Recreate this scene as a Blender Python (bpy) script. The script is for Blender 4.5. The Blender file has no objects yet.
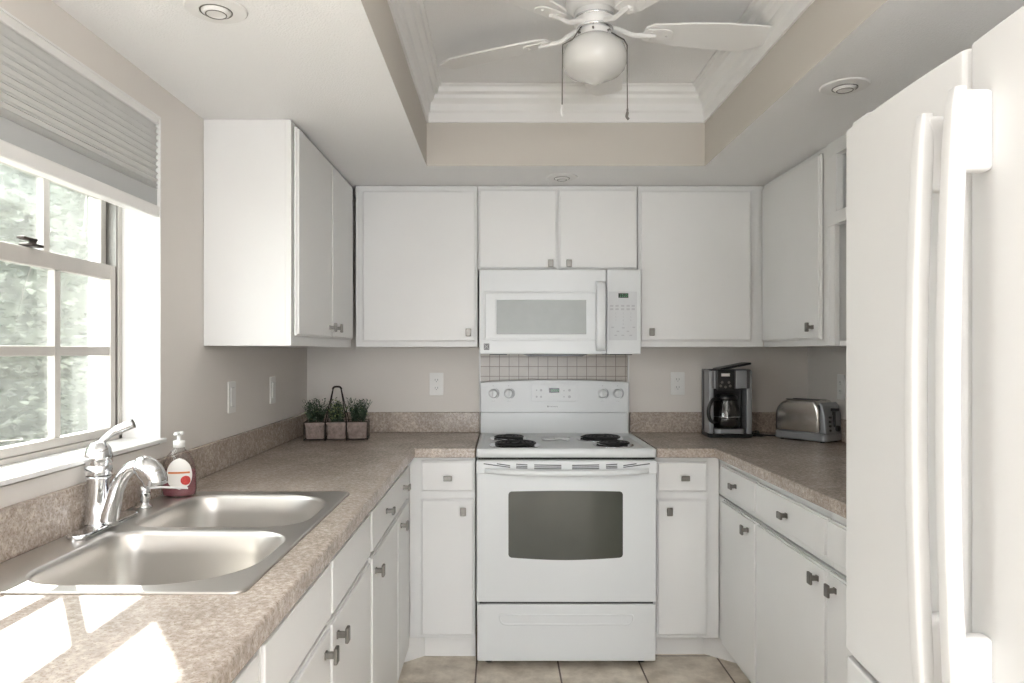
import bpy, bmesh, math, random
from mathutils import Vector, Matrix
random.seed(7)
PI = math.pi
scn = bpy.context.scene
COL = scn.collection

# ------------------------------------------------------------------ camera
F = 720.0
EYE = 1.321
cam_d = bpy.data.cameras.new('camera')
cam = bpy.data.objects.new('camera', cam_d); COL.objects.link(cam)
cam.location = (0, 0, EYE); cam.rotation_euler = (PI/2, 0, 0)
cam_d.sensor_width = 36.0; cam_d.lens = F/1024*36
cam_d.shift_x = (512-500.5)/1024; cam_d.shift_y = (351.5-341.5)/1024
cam_d.clip_start = 0.02
scn.camera = cam
# ------------------------------------------------------------------ world, sun, lights, exposure
w = bpy.data.worlds.new('world'); scn.world = w; w.use_nodes = True
bg = w.node_tree.nodes['Background']
bg.inputs[0].default_value = (0.95, 0.98, 1.0, 1); bg.inputs[1].default_value = 7.2
sd = bpy.data.lights.new('sun', 'SUN'); sd.energy = 22; sd.angle = 0.009; sd.color = (1, 0.95, 0.88)
sun = bpy.data.objects.new('sun', sd); COL.objects.link(sun)
sun.rotation_euler = Vector((-0.88, 1.32, 1.0)).to_track_quat('Z', 'Y').to_euler()
sun.location = (-6, 8, 8)
def area(name, loc, to, sx, sy, power, color=(1, 1, 1), spread=180):
    d = bpy.data.lights.new(name, 'AREA'); d.shape = 'RECTANGLE'; d.size = sx; d.size_y = sy
    d.energy = power; d.color = color
    d.spread = math.radians(spread)
    o = bpy.data.objects.new(name, d); COL.objects.link(o); o.location = loc
    o.rotation_euler = (Vector(loc)-Vector(to)).to_track_quat('Z', 'Y').to_euler()
    return o
area('added_rear_fill', (0.35, -3.3, 1.15), (0.35, 0, 1.25), 1.8, 1.9, 4, (1.0, 1.0, 1.0))  # fill light added outside the unseen rear opening, standing in for daylight
area('added_ceiling_fill', (0.30, -0.35, 0.80), (0.30, -0.15, 2.4), 0.9, 0.5, 31, (1.0, 0.995, 0.985), 100)  # added fill bounced off the ceiling from behind the camera, not a room lamp
scn.view_settings.view_transform = 'Standard'; scn.view_settings.look = 'None'
scn.view_settings.gamma = 1; scn.view_settings.use_curve_mapping = False
scn.view_settings.exposure = 0.30

# ------------------------------------------------------------------ materials
def new_mat(name):
    m = bpy.data.materials.new(name); m.use_nodes = True
    return m, m.node_tree, m.node_tree.nodes['Principled BSDF']
def mat(name, col, rough=0.5, metal=0.0, spec=0.5, var=0.0, vscale=8, bump=0.0, bscale=60, coat=0.0, emit=None, estr=0):
    m, t, p = new_mat(name)
    p.inputs['Base Color'].default_value = (*col, 1)
    p.inputs['Roughness'].default_value = rough; p.inputs['Metallic'].default_value = metal
    p.inputs['Specular IOR Level'].default_value = spec; p.inputs['Coat Weight'].default_value = coat
    tc = t.nodes.new('ShaderNodeTexCoord')
    if var > 0:
        n = t.nodes.new('ShaderNodeTexNoise'); n.inputs['Scale'].default_value = vscale; n.inputs['Detail'].default_value = 4
        t.links.new(tc.outputs['Object'], n.inputs['Vector'])
        r = t.nodes.new('ShaderNodeValToRGB')
        r.color_ramp.elements[0].position = 0.3; r.color_ramp.elements[1].position = 0.7
        r.color_ramp.elements[0].color = (*[c*(1-var) for c in col], 1)
        r.color_ramp.elements[1].color = (*[min(1, c*(1+var)) for c in col], 1)
        t.links.new(n.outputs['Fac'], r.inputs['Fac']); t.links.new(r.outputs['Color'], p.inputs['Base Color'])
    if bump > 0:
        n2 = t.nodes.new('ShaderNodeTexNoise'); n2.inputs['Scale'].default_value = bscale; n2.inputs['Detail'].default_value = 3
        t.links.new(tc.outputs['Object'], n2.inputs['Vector'])
        b = t.nodes.new('ShaderNodeBump'); b.inputs['Strength'].default_value = bump; b.inputs['Distance'].default_value = 0.004
        t.links.new(n2.outputs['Fac'], b.inputs['Height']); t.links.new(b.outputs['Normal'], p.inputs['Normal'])
    if emit:
        p.inputs['Emission Color'].default_value = (*emit, 1); p.inputs['Emission Strength'].default_value = estr
    return m
M = {}
M['wall'] = mat('wall_paint', (0.76, 0.72, 0.68), 0.85, var=0.015, vscale=3, bump=0.08, bscale=90, spec=0.2)
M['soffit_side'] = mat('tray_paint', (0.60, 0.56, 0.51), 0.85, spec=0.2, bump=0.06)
M['ceil'] = mat('ceiling_paint', (0.92, 0.915, 0.91), 0.95, spec=0.1, bump=0.5, bscale=220)
M['cab'] = mat('cabinet_paint', (0.79, 0.785, 0.775), 0.38, var=0.01, vscale=4, bump=0.03, bscale=30)
M['trim'] = mat('trim_paint', (0.84, 0.83, 0.815), 0.4, var=0.01)
M['appl'] = mat('appliance_white', (0.72, 0.735, 0.74), 0.3, coat=0.0, spec=0.4, var=0.004)
M['fridge'] = mat('fridge_white', (0.80, 0.795, 0.785), 0.5, spec=0.3, coat=0.1, bump=0.02, bscale=400, var=0.004)
M['applgrey'] = mat('appliance_panel', (0.62, 0.63, 0.64), 0.3, var=0.01)
M['mark'] = mat('printed_mark', (0.25, 0.25, 0.26), 0.5, var=0.02)
M['markl'] = mat('pale_printed_mark', (0.48, 0.48, 0.50), 0.5, var=0.02)
M['nickel'] = mat('brushed_nickel', (0.21, 0.20, 0.185), 0.4, 1.0, var=0.05, vscale=60)
M['chrome'] = mat('chrome', (0.80, 0.81, 0.83), 0.06, 1.0, var=0.01)
M['black'] = mat('black_plastic', (0.015, 0.015, 0.016), 0.3, var=0.1)
M['gap_shade'] = mat('black_gap', (0.02, 0.02, 0.02), 0.8, var=0.1)
M['coil'] = mat('burner_coil', (0.018, 0.018, 0.019), 0.45, 0.3, var=0.2, vscale=50)
M['grey'] = mat('grey_plastic', (0.33, 0.34, 0.36), 0.35, 0.5, var=0.03)
M['dgrey'] = mat('dark_grey_plastic', (0.07, 0.07, 0.075), 0.35, var=0.05)
M['white_pl'] = mat('white_plastic', (0.83, 0.82, 0.80), 0.35, var=0.01)
M['frame'] = mat('window_aluminium', (0.52, 0.49, 0.46), 0.45, 0.0, var=0.05, vscale=14)
M['blind'] = mat('pleated_shade', (0.74, 0.74, 0.725), 0.9, spec=0.1, var=0.02)
M['blindg'] = mat('shade_grey_band', (0.50, 0.51, 0.51), 0.8, spec=0.1, var=0.02)
M['ovenglass'] = mat('oven_glass', (0.075, 0.078, 0.065), 0.05, 0.0, 0.4, var=0.1, vscale=5)
M['mwglass'] = mat('microwave_screen', (0.40, 0.42, 0.41), 0.3, 0, 0.3, var=0.03, vscale=20)
M['led'] = mat('green_display', (0.01, 0.02, 0.01), 0.2, var=0.05)
M['ledd'] = mat('green_digits', (0.05, 0.25, 0.1), 0.4, emit=(0.2, 1.0, 0.4), estr=0.08)
M['cgrey'] = mat('exterior_stucco', (0.85, 0.84, 0.82), 0.9, var=0.02, bump=0.3)
M['ground'] = mat('outdoor_ground', (0.52, 0.51, 0.47), 1.0, var=0.3, vscale=5)
M['leaf'] = mat('hedge_leaf', (0.20, 0.22, 0.185), 0.9, spec=0.1, var=0.6, vscale=14, bump=1.0, bscale=30)
M['twig'] = mat('hedge_twig', (0.42, 0.40, 0.36), 0.9, var=0.2)
M['herb'] = mat('herb_leaf', (0.075, 0.12, 0.075), 0.6, var=0.4, vscale=50)
M['herbl'] = mat('pale_herb_leaf', (0.36, 0.42, 0.20), 0.6, var=0.3, vscale=50)
M['clay'] = mat('weathered_pot', (0.34, 0.27, 0.245), 0.85, var=0.25, vscale=60)
M['wire'] = mat('brown_wire', (0.05, 0.04, 0.035), 0.5, 0.6, var=0.2)
M['orange'] = mat('label_orange', (0.65, 0.20, 0.06), 0.5, var=0.02)
M['red'] = mat('label_red', (0.60, 0.05, 0.04), 0.5, var=0.2, vscale=200)
M['ceramic'] = mat('glazed_ceramic', (0.80, 0.80, 0.80), 0.12, var=0.02)
M['label'] = mat('bottle_label_white', (0.85, 0.82, 0.78), 0.5, var=0.01)

def steel(name, col, rough, scale=(1, 60, 1)):
    m, t, p = new_mat(name)
    p.inputs['Metallic'].default_value = 1; p.inputs['Base Color'].default_value = (*col, 1)
    tc = t.nodes.new('ShaderNodeTexCoord'); mp = t.nodes.new('ShaderNodeMapping'); mp.inputs['Scale'].default_value = scale
    n = t.nodes.new('ShaderNodeTexNoise'); n.inputs['Scale'].default_value = 8; n.inputs['Detail'].default_value = 3
    t.links.new(tc.outputs['Object'], mp.inputs['Vector']); t.links.new(mp.outputs['Vector'], n.inputs['Vector'])
    mr = t.nodes.new('ShaderNodeMapRange'); mr.inputs['To Min'].default_value = rough*0.95; mr.inputs['To Max'].default_value = rough*1.06
    t.links.new(n.outputs['Fac'], mr.inputs['Value']); t.links.new(mr.outputs['Result'], p.inputs['Roughness'])
    return m
M['steel'] = steel('brushed_steel', (0.62, 0.60, 0.575), 0.34)
M['toaststeel'] = steel('toaster_steel', (0.62, 0.60, 0.57), 0.2, (30, 1, 1))

def counter_mat():
    m, t, p = new_mat('speckled_laminate')
    tc = t.nodes.new('ShaderNodeTexCoord')
    def ns(s, d): 
        n = t.nodes.new('ShaderNodeTexNoise'); n.inputs['Scale'].default_value = s; n.inputs['Detail'].default_value = d
        n.inputs['Roughness'].default_value = 0.65
        t.links.new(tc.outputs['Object'], n.inputs['Vector']); return n
    a = ns(95, 5); b = ns(7, 4); c = ns(230, 2)
    r = t.nodes.new('ShaderNodeValToRGB'); e = r.color_ramp.elements
    e[0].position = 0.33; e[0].color = (0.34, 0.285, 0.245, 1)
    e[1].position = 0.68; e[1].color = (0.64, 0.575, 0.52, 1)
    k = e.new(0.47); k.color = (0.43, 0.37, 0.325, 1)
    k = e.new(0.56); k.color = (0.51, 0.445, 0.395, 1)
    t.links.new(a.outputs['Fac'], r.inputs['Fac'])
    r2 = t.nodes.new('ShaderNodeValToRGB'); e = r2.color_ramp.elements
    e[0].position = 0.35; e[0].color = (0.86, 0.84, 0.82, 1); e[1].position = 0.65; e[1].color = (1.1, 1.08, 1.06, 1)
    t.links.new(b.outputs['Fac'], r2.inputs['Fac'])
    mx = t.nodes.new('ShaderNodeMix'); mx.data_type = 'RGBA'; mx.blend_type = 'MULTIPLY'; mx.inputs[0].default_value = 1
    t.links.new(r.outputs['Color'], mx.inputs[6]); t.links.new(r2.outputs['Color'], mx.inputs[7])
    r3 = t.nodes.new('ShaderNodeValToRGB'); e = r3.color_ramp.elements
    e[0].position = 0.36; e[0].color = (0.68, 0.63, 0.59, 1); e[1].position = 0.46; e[1].color = (1, 1, 1, 1)
    t.links.new(c.outputs['Fac'], r3.inputs['Fac'])
    m2 = t.nodes.new('ShaderNodeMix'); m2.data_type = 'RGBA'; m2.blend_type = 'MULTIPLY'; m2.inputs[0].default_value = 1
    t.links.new(mx.outputs[2], m2.inputs[6]); t.links.new(r3.outputs['Color'], m2.inputs[7])
    t.links.new(m2.outputs[2], p.inputs['Base Color'])
    p.inputs['Roughness'].default_value = 0.27
    return m
M['counter'] = counter_mat()

def tile_mat(name, c1, c2, grout, size, off, gw, rough=0.4, nscale=6, plane='XY'):
    m, t, p = new_mat(name)
    g = t.nodes.new('ShaderNodeNewGeometry'); sp = t.nodes.new('ShaderNodeSeparateXYZ')
    t.links.new(g.outputs['Position'], sp.inputs[0])
    def line(sock, o):
        a = t.nodes.new('ShaderNodeMath'); a.operation = 'SUBTRACT'; a.inputs[1].default_value = o; t.links.new(sock, a.inputs[0])
        b = t.nodes.new('ShaderNodeMath'); b.operation = 'PINGPONG'; b.inputs[1].default_value = size/2; t.links.new(a.outputs[0], b.inputs[0])
        c = t.nodes.new('ShaderNodeMath'); c.operation = 'LESS_THAN'; c.inputs[1].default_value = gw/2; t.links.new(b.outputs[0], c.inputs[0])
        return c.outputs[0]
    a = line(sp.outputs[plane[0]], off[0]); b = line(sp.outputs[plane[1]], off[1])
    mx = t.nodes.new('ShaderNodeMath'); mx.operation = 'MAXIMUM'; t.links.new(a, mx.inputs[0]); t.links.new(b, mx.inputs[1])
    n = t.nodes.new('ShaderNodeTexNoise'); n.inputs['Scale'].default_value = nscale; n.inputs['Detail'].default_value = 8
    n.inputs['Roughness'].default_value = 0.65; t.links.new(g.outputs['Position'], n.inputs['Vector'])
    r = t.nodes.new('ShaderNodeValToRGB'); r.color_ramp.elements[0].position = 0.36; r.color_ramp.elements[1].position = 0.64
    r.color_ramp.elements[0].color = (*c1, 1); r.color_ramp.elements[1].color = (*c2, 1); t.links.new(n.outputs['Fac'], r.inputs['Fac'])
    mm = t.nodes.new('ShaderNodeMix'); mm.data_type = 'RGBA'; t.links.new(mx.outputs[0], mm.inputs[0])
    t.links.new(r.outputs['Color'], mm.inputs[6]); mm.inputs[7].default_value = (*grout, 1)
    t.links.new(mm.outputs[2], p.inputs['Base Color']); p.inputs['Roughness'].default_value = rough
    bp = t.nodes.new('ShaderNodeBump'); bp.inputs['Strength'].default_value = 0.5; bp.inputs['Distance'].default_value = 0.003; bp.invert = True
    t.links.new(mx.outputs[0], bp.inputs['Height']); t.links.new(bp.outputs['Normal'], p.inputs['Normal'])
    return m
M['floor'] = tile_mat('floor_tile', (0.54, 0.46, 0.37), (0.84, 0.76, 0.65), (0.12, 0.085, 0.062), 0.345, (0.244, 2.78), 0.007, 0.45, 9)
M['walltile'] = tile_mat('small_wall_tile', (0.50, 0.455, 0.41), (0.54, 0.495, 0.45), (0.24, 0.20, 0.175), 0.0488, (-0.103, 1.245), 0.0028, 0.3, 20, 'XZ')

def glass_mat(name, tint, refl=0.08):
    m = bpy.data.materials.new(name); m.use_nodes = True; t = m.node_tree; t.nodes.clear()
    o = t.nodes.new('ShaderNodeOutputMaterial'); a = t.nodes.new('ShaderNodeBsdfTransparent'); b = t.nodes.new('ShaderNodeBsdfGlossy')
    a.inputs[0].default_value = (*tint, 1); b.inputs['Roughness'].default_value = 0.03
    fr = t.nodes.new('ShaderNodeLayerWeight'); fr.inputs['Blend'].default_value = 0.2
    mr = t.nodes.new('ShaderNodeMapRange'); mr.inputs['To Min'].default_value = refl*0.5; mr.inputs['To Max'].default_value = 0.5
    t.links.new(fr.outputs['Fresnel'], mr.inputs['Value'])
    mx = t.nodes.new('ShaderNodeMixShader'); t.links.new(mr.outputs['Result'], mx.inputs[0])
    t.links.new(a.outputs[0], mx.inputs[1]); t.links.new(b.outputs[0], mx.inputs[2]); t.links.new(mx.outputs[0], o.inputs[0])
    return m
M['glass'] = glass_mat('window_glass', (0.95, 0.97, 0.96), 0.05)
_t = M['glass'].node_tree; _o = [n for n in _t.nodes if n.type == 'OUTPUT_MATERIAL'][0]; _s = _o.inputs[0].links[0].from_socket
_d = _t.nodes.new('ShaderNodeBsdfTranslucent'); _m = _t.nodes.new('ShaderNodeMixShader'); _m.inputs[0].default_value = 0.02
_t.links.new(_s, _m.inputs[1]); _t.links.new(_d.outputs[0], _m.inputs[2]); _t.links.new(_m.outputs[0], _o.inputs[0])
M['carafe'] = glass_mat('carafe_glass', (0.55, 0.53, 0.50), 0.25)
M['clearpl'] = glass_mat('clear_bottle', (0.90, 0.88, 0.87), 0.12)
def milky():
    m, t, p = new_mat('frosted_globe')
    p.inputs['Base Color'].default_value = (0.70, 0.69, 0.665, 1); p.inputs['Roughness'].default_value = 0.2
    p.inputs['Subsurface Weight'].default_value = 0.3; p.inputs['Subsurface Radius'].default_value = (0.02, 0.02, 0.02)
    p.inputs['Coat Weight'].default_value = 0.4
    return m
M['globe'] = milky()
def liquid():
    m, t, p = new_mat('pink_soap')
    p.inputs['Base Color'].default_value = (0.42, 0.16, 0.19, 1); p.inputs['Roughness'].default_value = 0.15
    p.inputs['Transmission Weight'].default_value = 0.35; p.inputs['IOR'].default_value = 1.33
    return m
M['soap'] = liquid()

# ------------------------------------------------------------------ mesh helpers
def box(bm, x0, x1, y0, y1, z0, z1, bev=0.0, seg=2, mi=0):
    if x0 > x1: x0, x1 = x1, x0
    if y0 > y1: y0, y1 = y1, y0
    if z0 > z1: z0, z1 = z1, z0
    t = bmesh.new(); bmesh.ops.create_cube(t, size=1)
    for v in t.verts:
        v.co = Vector(((x0+x1)/2+v.co.x*(x1-x0), (y0+y1)/2+v.co.y*(y1-y0), (z0+z1)/2+v.co.z*(z1-z0)))
    if bev > 0:
        bmesh.ops.bevel(t, geom=t.edges[:], offset=min(bev, (x1-x0)*.45, (y1-y0)*.45, (z1-z0)*.45), segments=seg, profile=0.5, affect='EDGES')
    merge(bm, t, mi)
def merge(bm, t, mi=0, mtx=None):
    if mtx is not None: bmesh.ops.transform(t, matrix=mtx, verts=t.verts)
    mp = {v: bm.verts.new(v.co) for v in t.verts}
    for f in t.faces:
        try:
            nf = bm.faces.new([mp[v] for v in f.verts]); nf.material_index = mi if mi else f.material_index
        except ValueError: pass
    t.free()
def tube(bm, pts, r, n=10, caps=True, mi=0):
    pts = [Vector(p) for p in pts]; N = len(pts)
    rs = r if isinstance(r, (list, tuple)) else [r]*N
    rings = []; up = None
    for i, p in enumerate(pts):
        d = (pts[min(i+1, N-1)]-pts[max(i-1, 0)]).normalized()
        if up is None:
            up = Vector((0, 0, 1)) if abs(d.z) < 0.9 else Vector((1, 0, 0))
        a = (up - d*up.dot(d)).normalized(); b = d.cross(a); up = a
        rings.append([bm.verts.new(p+(a*math.cos(2*PI*k/n)+b*math.sin(2*PI*k/n))*rs[i]) for k in range(n)])
    for i in range(N-1):
        for k in range(n):
            f = bm.faces.new((rings[i][k], rings[i][(k+1) % n], rings[i+1][(k+1) % n], rings[i+1][k])); f.smooth = True; f.material_index = mi
    if caps:
        bm.faces.new(rings[0][::-1]).material_index = mi; bm.faces.new(rings[-1]).material_index = mi
def smooth_path(pts, k=6):
    P = [Vector(p) for p in pts]; out = []
    for i in range(len(P)-1):
        p0 = P[max(i-1, 0)]; p1 = P[i]; p2 = P[i+1]; p3 = P[min(i+2, len(P)-1)]
        for j in range(k):
            t = j/k
            out.append(0.5*((2*p1)+(-p0+p2)*t+(2*p0-5*p1+4*p2-p3)*t*t+(-p0+3*p1-3*p2+p3)*t**3))
    out.append(P[-1]); return out
def lathe(bm, prof, c=(0, 0, 0), n=32, axis='Z', sx=1, sy=1, mi=0, smooth=True):
    c = Vector(c); rings = []
    for r, h in prof:
        if r < 1e-6: r = 1e-5
        ring = []
        for k in range(n):
            a = 2*PI*k/n; x = r*math.cos(a)*sx; y = r*math.sin(a)*sy
            if axis == 'Z': v = Vector((x, y, h))
            elif axis == 'Y': v = Vector((x, h, y))
            else: v = Vector((h, x, y))
            ring.append(bm.verts.new(c+v))
        rings.append(ring)
    for i in range(len(rings)-1):
        for k in range(n):
            f = bm.faces.new((rings[i][k], rings[i][(k+1) % n], rings[i+1][(k+1) % n], rings[i+1][k])); f.smooth = smooth and abs(prof[i+1][1]-prof[i][1]) > .3*abs(prof[i+1][0]-prof[i][0]); f.material_index = mi
    bm.faces.new(rings[0]).material_index = mi; bm.faces.new(rings[-1]).material_index = mi
def rrect(x0, x1, y0, y1, r, n=6):
    pts = []
    rr = r if isinstance(r, (list, tuple)) else [r]*4     # corners: x1y1, x0y1, x0y0, x1y0
    for (cx, cy, a0, q) in ((x1-rr[0], y1-rr[0], 0, 0), (x0+rr[1], y1-rr[1], 90, 1), (x0+rr[2], y0+rr[2], 180, 2), (x1-rr[3], y0+rr[3], 270, 3)):
        for k in range(n+1):
            a = math.radians(a0+90*k/n); pts.append((cx+rr[q]*math.cos(a), cy+rr[q]*math.sin(a)))
    return pts
def extrude_poly(bm, pts, lo, hi, axis='Z', bev=0.0, mi=0, seg=2, smooth=False):
    t = bmesh.new()
    def mk(a, b, h):
        return (a, b, h) if axis == 'Z' else ((a, h, b) if axis == 'Y' else (h, a, b))
    vs = [t.verts.new(mk(a, b, lo)) for a, b in pts]
    f = t.faces.new(vs); r = bmesh.ops.extrude_face_region(t, geom=[f])
    nv = [g for g in r['geom'] if isinstance(g, bmesh.types.BMVert)]
    d = {'Z': (0, 0, hi-lo), 'Y': (0, hi-lo, 0), 'X': (hi-lo, 0, 0)}[axis]
    bmesh.ops.translate(t, vec=d, verts=nv)
    if bev > 0:
        def cap(e):
            zs = [v.co['XYZ'.index(axis)] for v in e.verts]; return abs(zs[0]-zs[1]) < 1e-7
        bmesh.ops.bevel(t, geom=[e for e in t.edges if cap(e)], offset=bev, segments=seg, profile=0.5, affect='EDGES')
    bmesh.ops.recalc_face_normals(t, faces=t.faces)
    merge(bm, t, mi)
def holed_plate(bm, outer, holes, z0, z1):
    t = bmesh.new(); es = []
    for loop in [outer]+holes:
        vs = [t.verts.new((a, b, z1)) for a, b in loop]
        for i in range(len(vs)): es.append(t.edges.new((vs[i], vs[(i+1) % len(vs)])))
    bmesh.ops.triangle_fill(t, use_beauty=True, edges=es, normal=(0, 0, 1))
    if z1 != z0:
        r = bmesh.ops.extrude_face_region(t, geom=t.faces[:])
        bmesh.ops.translate(t, vec=(0, 0, z0-z1), verts=[g for g in r['geom'] if isinstance(g, bmesh.types.BMVert)])
    bmesh.ops.recalc_face_normals(t, faces=t.faces)
    merge(bm, t)
def root_loc(o):
    while o.parent: o = o.parent
    return o.location
def obj(name, bm, m, parent=None, world=True, smooth=False, bevel=0, loc=None, recalc=True):
    if recalc: bmesh.ops.recalc_face_normals(bm, faces=bm.faces)
    if parent and world: bmesh.ops.translate(bm, vec=-root_loc(parent), verts=bm.verts)
    if not parent and loc is not None: bmesh.ops.translate(bm, vec=-Vector(loc), verts=bm.verts)
    me = bpy.data.meshes.new(name); bm.to_mesh(me); bm.free()
    for q in (m if isinstance(m, (list, tuple)) else [m]): me.materials.append(q)
    if smooth:
        for p in me.polygons: p.use_smooth = True
    o = bpy.data.objects.new(name, me); COL.objects.link(o)
    if parent: o.parent = parent
    elif loc is not None: o.location = loc
    if bevel:
        md = o.modifiers.new('edge', 'BEVEL'); md.width = bevel; md.segments = 3; md.limit_method = 'ANGLE'; md.angle_limit = math.radians(50)
    return o
def thing(name, label, cat, loc=(0, 0, 0), rz=0, group=None):
    o = bpy.data.objects.new(name, None); COL.objects.link(o); o.empty_display_size = 0.05
    o.location = loc; o.rotation_euler = (0, 0, rz); o['label'] = label; o['category'] = cat
    if group: o['group'] = group
    return o
def tag(o, label, cat, group=None):
    o['label'] = label; o['category'] = cat
    if group: o['group'] = group
    return o
def struct(o): o['kind'] = 'structure'; return o
def dup(r0, loc, rz=0, label=None):
    r = r0.copy(); COL.objects.link(r); r.location = loc; r.rotation_euler = (0, 0, rz)
    if label: r['label'] = label
    for ch in list(r0.children):
        c = ch.copy(); COL.objects.link(c); c.parent = r
        for g in ch.children:
            d = g.copy(); COL.objects.link(d); d.parent = c
    return r
def text_bm(s, size, depth=0.0004):
    cu = bpy.data.curves.new('txt', 'FONT'); cu.body = s; cu.size = size; cu.extrude = depth; cu.align_x = 'CENTER'; cu.align_y = 'CENTER'
    o = bpy.data.objects.new('txt', cu); COL.objects.link(o)
    dg = bpy.context.evaluated_depsgraph_get(); me = bpy.data.meshes.new_from_object(o.evaluated_get(dg))
    bm = bmesh.new(); bm.from_mesh(me); bpy.data.objects.remove(o); bpy.data.curves.remove(cu); bpy.data.meshes.remove(me)
    return bm

# ------------------------------------------------------------------ room
XL, XR, YB, YR = -0.977, 1.55, 3.636, -3.0
ZS, ZT = 2.085, 2.405
bm = bmesh.new(); box(bm, XL-.2, XR+.2, YR-.2, YB+.2, -.1, 0); struct(obj('floor', bm, M['floor']))
bm = bmesh.new(); box(bm, XL-.2, XR+.2, YB, YB+.15, 0, 2.7); struct(obj('wall_back', bm, M['wall']))
bm = bmesh.new(); box(bm, XR, XR+.15, YR, YB, 0, 2.7); struct(obj('wall_right', bm, M['wall']))
WY0, WY1, WZ0, WZ1 = 0.80, 2.072, 1.055, 1.995
bm = bmesh.new()
box(bm, XL-.2, XL, YR, WY0, 0, 2.7); box(bm, XL-.2, XL, WY1, YB, 0, 2.7)
box(bm, XL-.2, XL, WY0, WY1, 0, WZ0); box(bm, XL-.2, XL, WY0, WY1, WZ1, 2.7)
struct(obj('wall_left', bm, M['wall']))
bm = bmesh.new()
box(bm, XL-.2, -0.55, YR-.15, YR, 0, 2.7); box(bm, 1.25, XR+.15, YR-.15, YR, 0, 2.7); box(bm, -0.55, 1.25, YR-.15, YR, 2.05, 2.7)
struct(obj('wall_rear', bm, M['wall']))
# ceiling: lowered soffit around a raised tray
TX0, TX1, TY0, TY1 = -0.304, 0.842, 0.30, 2.965
bm = bmesh.new()
box(bm, XL-.1, TX0, YR, YB, ZS, 2.7); box(bm, TX1, XR+.1, YR, YB, ZS, 2.7)
box(bm, TX0, TX1, TY1, YB, ZS, 2.7); box(bm, TX0, TX1, YR, TY0, ZS, 2.7)
box(bm, TX0, TX1, TY0, TY1, ZT, 2.7)
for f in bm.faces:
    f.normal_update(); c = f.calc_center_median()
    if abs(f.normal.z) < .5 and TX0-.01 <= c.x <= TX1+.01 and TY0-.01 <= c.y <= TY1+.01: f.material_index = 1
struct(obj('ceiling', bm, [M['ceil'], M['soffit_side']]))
# crown moulding around the tray
prof = [(0, 2.262), (0.008, 2.262), (0.010, 2.300), (0.016, 2.308), (0.018, 2.335), (0.034, 2.352), (0.038, 2.366), (0.052, 2.374), (0.056, 2.392), (0.066, 2.396), (0.066, 2.404), (0, 2.404)]
bm = bmesh.new(); rings = []
for sx, sy in ((0, 0), (1, 0), (1, 1), (0, 1)):
    rings.append([bm.verts.new(((TX0+p) if sx == 0 else (TX1-p), (TY0+p) if sy == 0 else (TY1-p), z)) for p, z in prof])
for i in range(4):
    a, b = rings[i], rings[(i+1) % 4]
    for k in range(len(prof)-1): bm.faces.new((a[k], b[k], b[k+1], a[k+1]))
struct(obj('trim_1', bm, M['trim']))
# tile panel behind the range
tl = thing('tile_panel', 'small square beige tile panel on the wall between range and microwave', 'wall tiles', (0.27, YB-.006, .9))
bm = bmesh.new(); box(bm, -.103, .640, YB-.007, YB-.001, .90, 1.33); obj('tile_field', bm, M['walltile'], tl)
for x in (-.109, .640):
    bm = bmesh.new(); box(bm, x, x+.009, YB-.011, YB-.001, 1.016, 1.33, .002); obj('edge_strip', bm, M['trim'], tl)

# ------------------------------------------------------------------ window
win = thing('window_1', 'x', 'x'); del win['label']; del win['category']; win['kind'] = 'structure'
bm = bmesh.new()
box(bm, XL-.199, XL, WY1-.005, WY1-.0002, WZ0, WZ1); box(bm, XL-.199, XL, WY0+.0002, WY0+.005, WZ0, WZ1); box(bm, XL-.199, XL, WY0, WY1, WZ1-.005, WZ1-.0002)
obj('reveal', bm, M['trim'], win)
bm = bmesh.new(); box(bm, XL-.14, XL+.014, WY0, WY1+.010, 1.060, 1.072, .003); obj('sill', bm, M['trim'], win)
FX = -1.115
bm = bmesh.new()   # outer frame
fy0, fy1, fz0, fz1 = WY0+.005, WY1-.005, 1.072, WZ1-.005
box(bm, FX-.045, FX+.03, fy1-.02, fy1, fz0, fz1, .002); box(bm, FX-.045, FX+.03, fy0, fy0+.02, fz0, fz1, .002)
box(bm, FX-.045, FX+.03, fy0, fy1, fz0, fz0+.013, .002); box(bm, FX-.045, FX+.03, fy0, fy1, fz1-.02, fz1, .002)
obj('frame', bm, M['frame'], win)
bm = bmesh.new(); box(bm, FX-.006, FX+.026, fy1-.026, fy1-.0202, fz0, fz1); obj('balance_channel', bm, M['nickel'], win)
def sash(x, z0, z1, rw, rbot, rtop, hz):
    y0, y1 = fy0+.021, fy1-.027
    bm = bmesh.new()
    box(bm, x-.012, x+.012, y1-rw, y1, z0, z1, .002); box(bm, x-.012, x+.012, y0, y0+rw, z0, z1, .002)
    box(bm, x-.012, x+.012, y0+rw, y1-rw, z0, z0+rbot, .002); box(bm, x-.012, x+.012, y0+rw, y1-rw, z1-rtop, z1, .002)
    s = obj('sash', bm, M['frame'], win)
    ym = [y1-.262, y1-.51, y1-.758, y1-1.006]
    bm = bmesh.new()
    for y in ym:
        if y > y0+rw: box(bm, x-.009, x+.009, y-.012, y+.012, z0+rbot, z1-rtop, .002)
    for z in hz: box(bm, x-.008, x+.008, y0+rw, y1-rw, z-.012, z+.012, .002)
    obj('muntin', bm, M['frame'], s)
    bm = bmesh.new(); box(bm, x-.002, x+.002, y0+rw-.002, y1-rw+.002, z0+rbot-.002, z1-rtop+.002); obj('pane', bm, M['glass'], s)
sash(FX+.013, 1.086, 1.562, .026, .022, .040, [1.322])
sash(FX-.014, 1.532, 1.965, .026, .032, .03, [1.76])
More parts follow.
